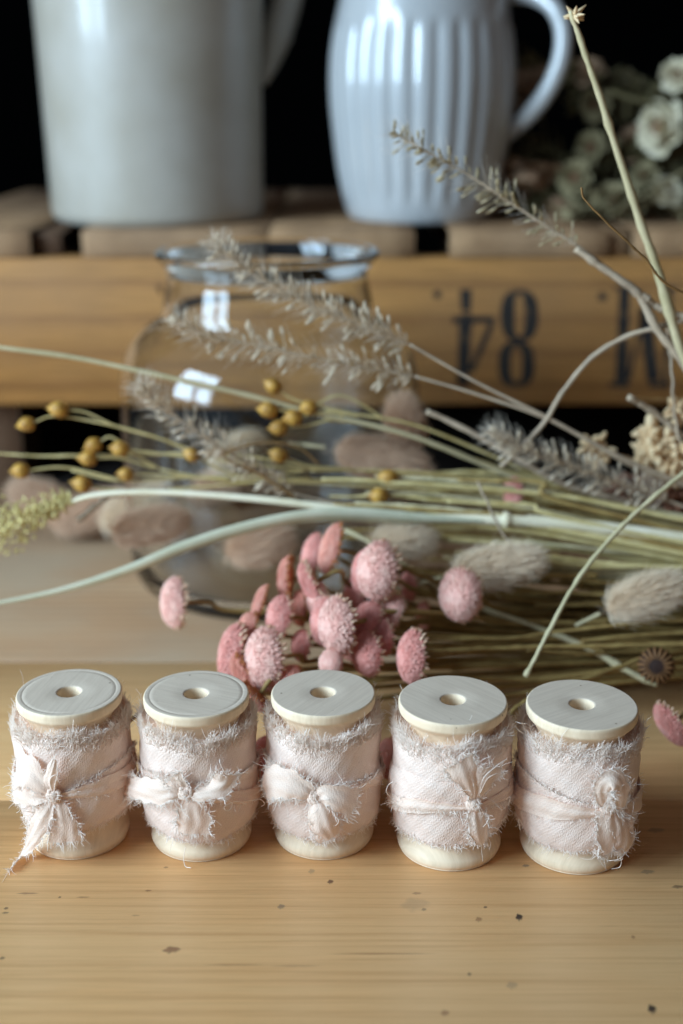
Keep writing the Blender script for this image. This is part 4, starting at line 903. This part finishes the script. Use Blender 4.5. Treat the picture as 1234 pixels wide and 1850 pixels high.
stem('tall pale stem rising to the top right corner', [(1300, 760, 98), (1234, 640, 96), (1195, 510, 94), (1150, 380, 92), (1095, 210, 90), (1050, 75, 88), (1030, 20, 87)], 1.9, 0.75, 'palestem', node=[0.3])
q = MB(); tip = at(1038, 28, 87)
for i in range(13):
    d = nrm(rng.normal(0, 1, 3) + np.array([0.9, -.2, .1])); q.tubes(np.stack([tip, tip + d * 2, tip + d * rng.uniform(2.5, 5.5)])[None], np.array([[.5, .7, .12]]), 4)
tag(q.build('dried_floret', M['cream'], origin=tip), 'small ragged pale floret against the jug handle top', 'dried flower')
stem('thin dark tendril with a kinked tip before the crate flowers', [(1051, 338, 54), (1056, 362, 54), (1083, 390, 54), (1130, 432, 56), (1170, 470, 58), (1200, 512, 60), (1260, 540, 62)], 0.28, 0.42, 'brownthin')
stem('forked grey stem bending down beside the letter', [(1040, 448, 108), (1090, 485, 106), (1150, 528, 104), (1185, 590, 102), (1234, 655, 100), (1300, 740, 98)], 1.2, 1.6, 'greystem', node=[0.4])
stem('grey stem branching off to the right frame edge', [(1148, 526, 104), (1190, 556, 104), (1234, 572, 104), (1300, 600, 104)], 1.3, 1.3, 'greystem')
stem('arching brown stem curving over the crate letters', [(905, 842, 118), (945, 805, 116), (985, 760, 114), (1020, 705, 112), (1070, 645, 110), (1140, 605, 108), (1200, 588, 106), (1300, 560, 104)], 0.85, 0.9, 'greystem')
stem('vertical thin stem near the right frame edge', [(1206, 560, 112), (1212, 640, 112), (1216, 720, 112), (1230, 800, 112)], 0.55, 0.6, 'greystem')
stem('short pinkish stem jutting out above the cream seeds', [(1135, 716, 110), (1180, 745, 112), (1234, 785, 114), (1290, 830, 116)], 1.2, 1.0, 'greystem')
stem('thin dark horizontal twig at the right frame edge', [(1140, 716, 130), (1190, 722, 130), (1300, 716, 130)], 0.3, 0.4, 'brownthin')
stem('bluish grey stem passing under the spotted grass head', [(770, 742, 128), (840, 775, 126), (920, 820, 124), (1020, 875, 122), (1130, 905, 122), (1300, 950, 122)], 1.0, 1.5, 'greystem')
stem('curling thin brown loop before the jar foot', [(535, 900, 112), (470, 858, 112), (405, 826, 112), (440, 806, 113), (500, 800, 114), (545, 812, 115), (575, 838, 116)], 0.6, 0.35, 'brownthin')
stem('fine hooked stem crossing the white reed', [(862, 870, 104), (880, 905, 102), (900, 950, 100), (938, 1002, 98)], 0.45, 0.5, 'greystem')
stem('slender tan stem crossing right over the bunch', [(585, 758, 140), (700, 775, 140), (900, 845, 142), (1100, 905, 144), (1300, 950, 146)], 0.7, 1.0, 'strawstem')
stem('faint level stem reaching the far left edge', [(-30, 818, 140), (60, 822, 140), (200, 823, 140), (420, 822, 140), (600, 850, 142)], 0.4, 0.55, 'strawstem')
stem('short stub stem with a pale tip above the fur tails', [(140, 938, 120), (175, 912, 121), (215, 893, 122), (300, 880, 124)], 1.3, 0.7, 'greystem')
# the body of the bunch: many stems converging to the right
g2 = np.random.default_rng(21)
for i in range(38):   # yellow stems above the reed line and just under it
    y0 = g2.uniform(848, 1010); x0 = g2.uniform(560, 900); y1 = 905 + (y0 - 850) * 0.65 + g2.normal(0, 10) ; Y0 = g2.uniform(112, 150)
    stem('thin straw stem lying in the upper layer of the bunch', [(x0, y0, Y0), (x0 + 150, y0 + 8 + g2.normal(0, 4), Y0 - 2), (1000, (y0 + y1) / 2 + 12, Y0 - 4), (1300, y1 + 55 + g2.normal(0, 8), Y0 - 8)], g2.uniform(.5, .8), g2.uniform(.7, 1.2), g2.choice(['strawstem', 'strawstem', 'palestem', 'olive']))
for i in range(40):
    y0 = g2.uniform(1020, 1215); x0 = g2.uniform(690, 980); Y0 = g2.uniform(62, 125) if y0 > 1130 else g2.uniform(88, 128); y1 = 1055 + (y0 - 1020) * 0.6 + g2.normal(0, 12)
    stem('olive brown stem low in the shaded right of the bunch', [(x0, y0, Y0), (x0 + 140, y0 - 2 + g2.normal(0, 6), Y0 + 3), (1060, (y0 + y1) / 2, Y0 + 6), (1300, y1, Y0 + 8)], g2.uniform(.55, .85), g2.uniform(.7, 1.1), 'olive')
for i in range(16):
    y0 = g2.uniform(975, 1030); x0 = g2.uniform(800, 940); Y0 = g2.uniform(98, 120)
    stem('pale green straw stem below the white reed', [(x0, y0, Y0), (1000, y0 + 14, Y0), (1120, y0 + 26 + g2.normal(0, 5), Y0), (1300, y0 + 42 + g2.normal(0, 8), Y0)], g2.uniform(.6, 1.0), g2.uniform(.8, 1.2), g2.choice(['palestem', 'strawstem']))
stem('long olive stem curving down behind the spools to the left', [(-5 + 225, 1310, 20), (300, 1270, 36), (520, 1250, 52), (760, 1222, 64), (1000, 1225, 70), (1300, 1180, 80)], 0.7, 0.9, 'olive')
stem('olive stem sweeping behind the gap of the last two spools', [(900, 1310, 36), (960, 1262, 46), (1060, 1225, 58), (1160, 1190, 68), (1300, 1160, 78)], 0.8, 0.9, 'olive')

# ------------------------------------------------------------------ grass seed heads
GG = 'bristly grass heads over the jar'
def grass(label, head, stempts, size, n, m='seed', bris=1.0, sr=(0.9, 0.5), dens_tip=0.35, stmat='greystem'):
    """head: pts tip -> base; stempts continue from base"""
    H_ = smooth([at(*p) for p in head], 80); Spt = [at(*head[-1])] + [at(*p) for p in stempts]; base = Spt[-1]
    t = thing('foxtail_plume', base, label, 'dried grass', GG)
    q = MB(); q.tube(smooth(Spt, 50), np.linspace(sr[1], sr[0], 50), 7); q.tube(H_, np.linspace(0.25, sr[1], 80), 6); q.build('stem', M[stmat], t, base)
    T_ = nrm(np.gradient(H_, axis=0))
    k_ = (rng.uniform(0, 1, n) ** 0.85 * 78 + 1).astype(int); env = np.interp(k_ / 80, [0, 0.15, 0.5, 0.9, 1], [0.35, 0.7, 1.0, 0.95, 0.6])
    perp = nrm(np.cross(T_[k_], rng.normal(0, 1, (n, 3)))); d = nrm(-T_[k_] * 0.55 + perp)
    off = size * env * rng.uniform(0.3, 1.15, n)
    C = H_[k_] + perp * off[:, None] - T_[k_] * (off * 0.4)[:, None]
    B = np.array([basis(x) for x in d]); L = size * rng.uniform(0.20, 0.34, n) * (0.6 + .4 * env)
    q = MB(); q.ell(C, B, np.stack([L * 0.29, L * 0.29, L * 0.95], -1), 6, 5)
    # pedicels
    q.tubes(np.stack([H_[k_], C], 1), np.full((n, 2), 0.16), 3); q.build('seed_head', M[m], t, base)
    nb = int(n * 1.6 * bris); kk = rng.integers(1, 79, nb); pp = nrm(np.cross(T_[kk], rng.normal(0, 1, (nb, 3)))); dd = nrm(-T_[kk] * 0.7 + pp * rng.uniform(.5, 1.1, (nb, 1)))
    e = np.interp(kk / 80, [0, .2, .6, 1], [.5, .9, 1, .6]); Lb = size * rng.uniform(1.0, 2.0, nb) * e
    q = MB(); Q = np.stack([H_[kk], H_[kk] + dd * (Lb * .5)[:, None], H_[kk] + dd * Lb[:, None] + rng.normal(0, .4, (nb, 3))], 1)
    q.tubes(Q, np.array([0.07, 0.055, 0.03])[None].repeat(nb, 0), 3); q.build('bristles', M['hair'], t, base)
grass('knobbly grass head crossing the front of the white fluted jug', [(708, 238, 122), (760, 268, 120), (850, 318, 118), (940, 378, 115), (1045, 445, 112)], [(1090, 480, 110), (1150, 525, 106)], 6.6, 120, 'seedg', 0.8)
grass('grass head rising across the jar neck up to its rim', [(382, 432, 128), (430, 475, 126), (520, 530, 124), (620, 575, 121), (740, 622, 118)], [(860, 690, 116), (990, 755, 114), (1130, 830, 114), (1300, 900, 116)], 6.8, 165, 'seed', 2.0)
grass('loose grass head drooping seeds across the jar shoulder', [(312, 568, 124), (370, 605, 123), (470, 625, 122), (600, 652, 120), (750, 680, 118)], [(870, 715, 116), (1000, 762, 115), (1150, 845, 116), (1300, 900, 118)], 7.2, 120, 'seed', 1.6)
grass('feathery grass head hanging low left before the jar body', [(246, 690, 112), (290, 730, 113), (370, 790, 114), (450, 840, 116), (530, 892, 118)], [(640, 915, 118), (850, 935, 120), (1100, 960, 122), (1300, 990, 124)], 6.6, 140, 'seed', 2.2)
grass('silvery spotted grass head against the dark crate gap', [(882, 778, 112), (930, 805, 112), (1010, 835, 113), (1100, 865, 114), (1210, 905, 116)], [(1260, 925, 116), (1320, 950, 118)], 6.8, 145, 'seed', 2.2)

# ------------------------------------------------------------------ bunny tails
GB = 'furry bunny tail heads'
def bunny(label, a, b, width_mm, m, stempts=None, n=3400, hl=7.5):
    A = at(*a) if len(a) == 3 else np.array(a[:3]); B_ = at(*b) if len(b) == 3 else np.array(b[:3])
    c = (A + B_) / 2; ax = nrm(B_ - A); hlf = np.linalg.norm(B_ - A) / 2; w_ = width_mm / 2
    for p in (A, B_, c): p[2] = max(p[2], w_ + 1.2)
    base = c.copy(); t = thing('bunny_tail', base, label, 'bunny tail', GB)
    Bm = basis(ax); q = MB(); q.ell([c], [Bm], [w_ * .6, w_ * .6, hlf * .8], 20, 14)
    U = nrm(g2.normal(0, 1, (n, 3))); taper = 1 - 0.25 * U[:, 2]
    loc = U * np.array([w_ * .58, w_ * .58, hlf * .79]); P0 = c + loc @ Bm.T; N = nrm((U / np.array([w_, w_, hlf])) @ Bm.T)
    d = nrm(N * 0.8 + ax * 1.0 + g2.normal(0, .3, (n, 3))); L = g2.uniform(.6, 1.2, n) * hl
    Q = np.stack([P0, P0 + d * (L * .5)[:, None], P0 + nrm(d + ax * .35) * L[:, None]], 1); Q[..., 2] = np.maximum(Q[..., 2], .3)
    q.tubes(Q, np.array([0.12, 0.10, 0.03])[None].repeat(n, 0), 3); q.build('fur_head', M[m], t, base)
    if stempts:
        q = MB(); P = smooth([A] + [at(*p) for p in stempts], 40); P[:, 2] = np.maximum(P[:, 2], 1); q.tube(P, 0.7, 6); q.build('stem', M['palestem'], t, base)
bunny('pale bunny tail pointing right above the fourth spool area', (800, 1042, 92), (975, 1010, 88), 15, 'bunnypale', [(740, 1060, 96), (700, 1066, 98)])
bunny('grey green bunny tail at the right frame edge', (1085, 1108, 82), (1226, 1055, 78), 14, 'bunnypale', [(1040, 1130, 84)])
bunny('beige bunny tail half hidden under the white reed', (660, 992, 112), (772, 975, 112), 15, 'bunnypale')
bunny('pinkish bunny tail seen beside the jar foot', (588, 808, 150), (772, 848, 148), 18, 'bunny', [(520, 800, 152)])
bunny('small dark bunny tail standing by the jar right side', (742, 822, 158), (725, 728, 160), 15, 'bunny')
bunny('brown bunny tail lying at the left edge behind the plume', (150, 935, 262), (20, 880, 268), 22, 'bunny')
bunny('long brown bunny tail lying left of the jar', (75, 955, 255), (250, 900, 262), 22, 'bunny')
bunny('pale topped bunny tail beside the jar left wall', (170, 960, 250), (300, 880, 255), 22, 'bunnypale')
bunny('brown bunny tail lying in front of the jar left side', (190, 968, 138), (330, 935, 138), 13, 'bunny')
bunny('bunny tail seen through the jar wall, tip pointing right', (330, 960, 300), (448, 905, 300), 26, 'bunny')
bunny('rust tinted bunny tail in front of the jar foot', (400, 1000, 140), (520, 975, 138), 17, 'bunny')
bunny('beige bunny tail inside the view of the jar centre', (370, 850, 290), (470, 790, 292), 20, 'bunnypale')
bunny('furry tail tip deep in the pile below the seeds', (1120, 905, 140), (1225, 880, 140), 15, 'bunny')

# ------------------------------------------------------------------ cream seed clusters and dark seed disc at the right
def cluster(label, px, py, Y, r, m, n=70):
    c = at(px, py, Y); q = MB()
    U = nrm(rng.normal(0, 1, (n, 3))); C = c + U * (r * rng.uniform(.3, 1, n))[:, None]
    q.ell(C, np.array([basis(u + rng.normal(0, .4, 3)) for u in U]), np.stack([r * rng.uniform(.15, .28, n), r * rng.uniform(.12, .22, n), r * rng.uniform(.22, .42, n)], -1), 7, 5)
    q.tubes(np.stack([np.repeat(c[None], n, 0), C], 1), np.full((n, 2), .25), 3)
    q.tube(smooth([c, c + np.array([20, 3, -6]), c + np.array([70, 5, -24])], 16), .8, 6)
    tag(q.build('seed_cluster', M[m], origin=c), label, 'dried seeds', 'cream seed clusters in the bunch')
cluster('largest cream seed cluster against the dark gap at right', 1185, 800, 128, 9, 'cream', 90)
cluster('cream seed cluster cut by the right frame edge', 1228, 742, 126, 6, 'cream', 50)
cluster('small tan seed cluster behind the spotted grass head', 1078, 815, 132, 6.5, 'cream', 50)
cluster('cream cluster low under the largest one', 1225, 838, 124, 8, 'cream', 70)
cluster('rusty seed cluster tucked under the grass head', 1125, 882, 128, 6.5, 'heart', 60)
cluster('brown cluster at the right edge above the yellow stems', 1215, 905, 126, 7, 'heart', 60)
c = at(1186, 1203, 62); t = thing('seed_disc', c, 'dark round seed disc with tan radiating tips at lower right', 'dried seed head'); B = basis((-0.25, -0.93, 0.3))
q = MB(); q.lathe(smooth([(0.1, 1.9), (2, 1.7), (4.2, 1.0), (5.8, -.6), (6.0, -3), (4.4, -6.4), (.1, -8)], 24), 36, (0, 0, 0), lambda a, z, rr: rr * (1 + 0.04 * np.cos(a * 18))); V = q.v[0] @ B.T + c; f_ = q.f[0]; q = MB(); q.add(V, f_); q.build('disc', M['darkseed'], t, c)
q = MB(); a = np.arange(18) * 2 * math.pi / 18; o = np.stack([np.cos(a), np.sin(a), 0 * a], -1)
Q = np.stack([o * 2.4 + [0, 0, 1.7], o * 4.0 + [0, 0, 1.5], o * 5.8 + [0, 0, .3], o * 6.5 + [0, 0, -1.4]], 1) @ B.T + c; q.tubes(Q, np.array([.25, .55, .6, .2])[None].repeat(18, 0), 5); q.build('ray_tips', M['tanray'], t, c)
q = MB(); q.tube(smooth([c + [0, 2, 0], c + [12, 8, -3], c + [50, 14, -6]], 12), .7, 6); q.build('stem', M['olive'], t, c)

# ------------------------------------------------------------------ dried bouquet on the crate at right
GR = 'dried papery flowers on the crate'
def rosette(label, px, py, Y, rpx, face, m, heart=True):
    c = at(px, py, Y); depth = (c - CAM) @ FW; r = rpx / (FPX / depth); c[2] = max(c[2], ZS + r * .5)
    t = thing('papery_flower', c, label, 'dried flower', GR); B = basis(face); q = MB()
    for lay, (n, rr, tilt, wd) in enumerate(((11, 1.0, 0.15, .42), (10, .82, .5, .38), (8, .62, .85, .32), (6, .42, 1.15, .24))):
        for i in range(n):
            a = 2 * math.pi * (i + .5 * lay) / n + rng.normal(0, .1); ti = tilt + rng.normal(0, .12); u = np.linspace(0, 1, 6); v = np.linspace(-1, 1, 5)
            G = np.zeros((6, 5, 3))
            for iu, uu in enumerate(u):
                w_ = wd * math.sin(math.pi * min(1, .12 + uu * .72)) ; rad_ = rr * uu * math.cos(ti * (0.6 + .5 * uu)); zz = rr * uu * math.sin(ti * (.6 + .5 * uu))
                for iv, vv in enumerate(v):
                    G[iu, iv] = (rad_, vv * w_ * .8, zz + .10 * vv * vv * uu + .04 * math.sin(7 * uu + 3 * vv + i))
            ca, sa = math.cos(a), math.sin(a); Rz = np.array([[ca, -sa, 0], [sa, ca, 0], [0, 0, 1]])
            q.grid((G * r) @ Rz.T @ B.T + c)
    q.build('petals', M[m], t, c)
    if heart:
        q = MB(); n = 60; U = nrm(rng.normal(0, 1, (n, 3))); U[:, 2] = abs(U[:, 2]); q.ell((U * r * .24 + [0, 0, r * .12]) @ B.T + c, np.repeat(np.eye(3)[None], n, 0), r * .06, 5, 4); q.build('flower_heart', M['heart'], t, c)
    q = MB(); e = c - B[:, 2] * r * .1; P = smooth([e, e - B[:, 2] * r * .9 + [4, 6, -3], [e[0] + 30, e[1] + 34, ZS + 3], [e[0] + 90, e[1] + 44, ZS + 3]], 20); q.tube(P, 1.0, 6); q.build('stem', M['leaf'], t, c)
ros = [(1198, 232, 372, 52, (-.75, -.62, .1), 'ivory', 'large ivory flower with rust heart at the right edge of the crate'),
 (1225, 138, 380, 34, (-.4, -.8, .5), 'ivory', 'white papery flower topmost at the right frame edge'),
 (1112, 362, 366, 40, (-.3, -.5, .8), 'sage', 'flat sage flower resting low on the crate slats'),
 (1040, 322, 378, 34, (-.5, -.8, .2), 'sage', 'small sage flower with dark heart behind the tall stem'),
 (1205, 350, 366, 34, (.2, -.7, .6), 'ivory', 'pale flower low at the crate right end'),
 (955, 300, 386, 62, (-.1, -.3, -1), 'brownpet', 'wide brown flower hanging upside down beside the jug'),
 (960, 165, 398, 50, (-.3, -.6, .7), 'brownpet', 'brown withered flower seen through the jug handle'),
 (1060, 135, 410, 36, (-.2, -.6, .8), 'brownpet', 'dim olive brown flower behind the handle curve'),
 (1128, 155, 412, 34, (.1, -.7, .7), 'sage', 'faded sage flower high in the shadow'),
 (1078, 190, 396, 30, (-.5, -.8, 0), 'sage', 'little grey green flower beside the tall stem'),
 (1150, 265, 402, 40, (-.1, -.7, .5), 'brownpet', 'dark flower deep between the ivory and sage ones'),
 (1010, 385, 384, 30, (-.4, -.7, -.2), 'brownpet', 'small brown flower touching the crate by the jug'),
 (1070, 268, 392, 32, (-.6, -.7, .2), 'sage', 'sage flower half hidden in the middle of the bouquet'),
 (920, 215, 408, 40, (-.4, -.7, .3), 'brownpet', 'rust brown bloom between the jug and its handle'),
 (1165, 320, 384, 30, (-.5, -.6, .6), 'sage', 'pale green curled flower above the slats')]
for r_ in ros: rosette(r_[6], *r_[:6])
# leafy sprigs filling the bouquet
def sprig(label, p0, p1, n, L, m='leaf'):
    A = at(*p0); B_ = at(*p1); c = B_; t = thing('leafy_sprig', c, label, 'dried foliage', 'dried leafy sprigs in the bouquet'); P = smooth([A, (A + B_) / 2 + [0, 0, 5], B_], 40)
    P[:, 2] = np.maximum(P[:, 2], ZS + 1.5)
    q = MB(); q.tube(P, .8, 6); q.build('stem', M[m], t, c); q = MB(); T_ = nrm(np.gradient(P, axis=0))
    for i in range(n):
        k_ = rng.integers(0, 38); d = nrm(T_[k_] * -.4 + rng.normal(0, 1, 3)); sd = nrm(np.cross(d, rng.normal(0, 1, 3))); nn = np.cross(d, sd); ll = L * rng.uniform(.5, 1.1)
        G = np.array([[P[k_] + d * ll * u + sd * v * ll * .2 * math.sin(math.pi * min(1, .08 + u * .9)) + nn * ll * (.22 * u * u + .06 * v * v) for v in (-1, 0, 1)] for u in (0, .25, .5, .75, 1)])
        G[..., 2] = np.maximum(G[..., 2], ZS + .5); q.grid(G)
    q.build('leaves', M[m], t, c)
sprig('leafy sprig along the back top of the bouquet', (930, 130, 415), (1300, 240, 400), 150, 17)
sprig('leafy sprig through the middle of the bouquet', (915, 290, 400), (1300, 300, 390), 170, 16)
sprig('leafy sprig lying low on the crate slats', (930, 375, 392), (1300, 370, 385), 170, 15)
sprig('grey green sprig at the front of the bouquet', (1010, 380, 372), (1300, 385, 368), 90, 12, 'sage')
sprig('leafy sprig rising behind the white flowers', (1040, 200, 405), (1300, 170, 400), 110, 15)
stem('long green stalk crossing the bouquet on the crate', [(1100, 165, 372), (1170, 185, 370), (1300, 215, 370)], 1.2, 1.4, 'leaf', group='dried leafy sprigs in the bouquet')
stem('pale thin stalk slanting low across the bouquet', [(1100, 390, 360), (1170, 350, 360), (1300, 270, 360)], 0.8, 0.8, 'sage', group='dried leafy sprigs in the bouquet')
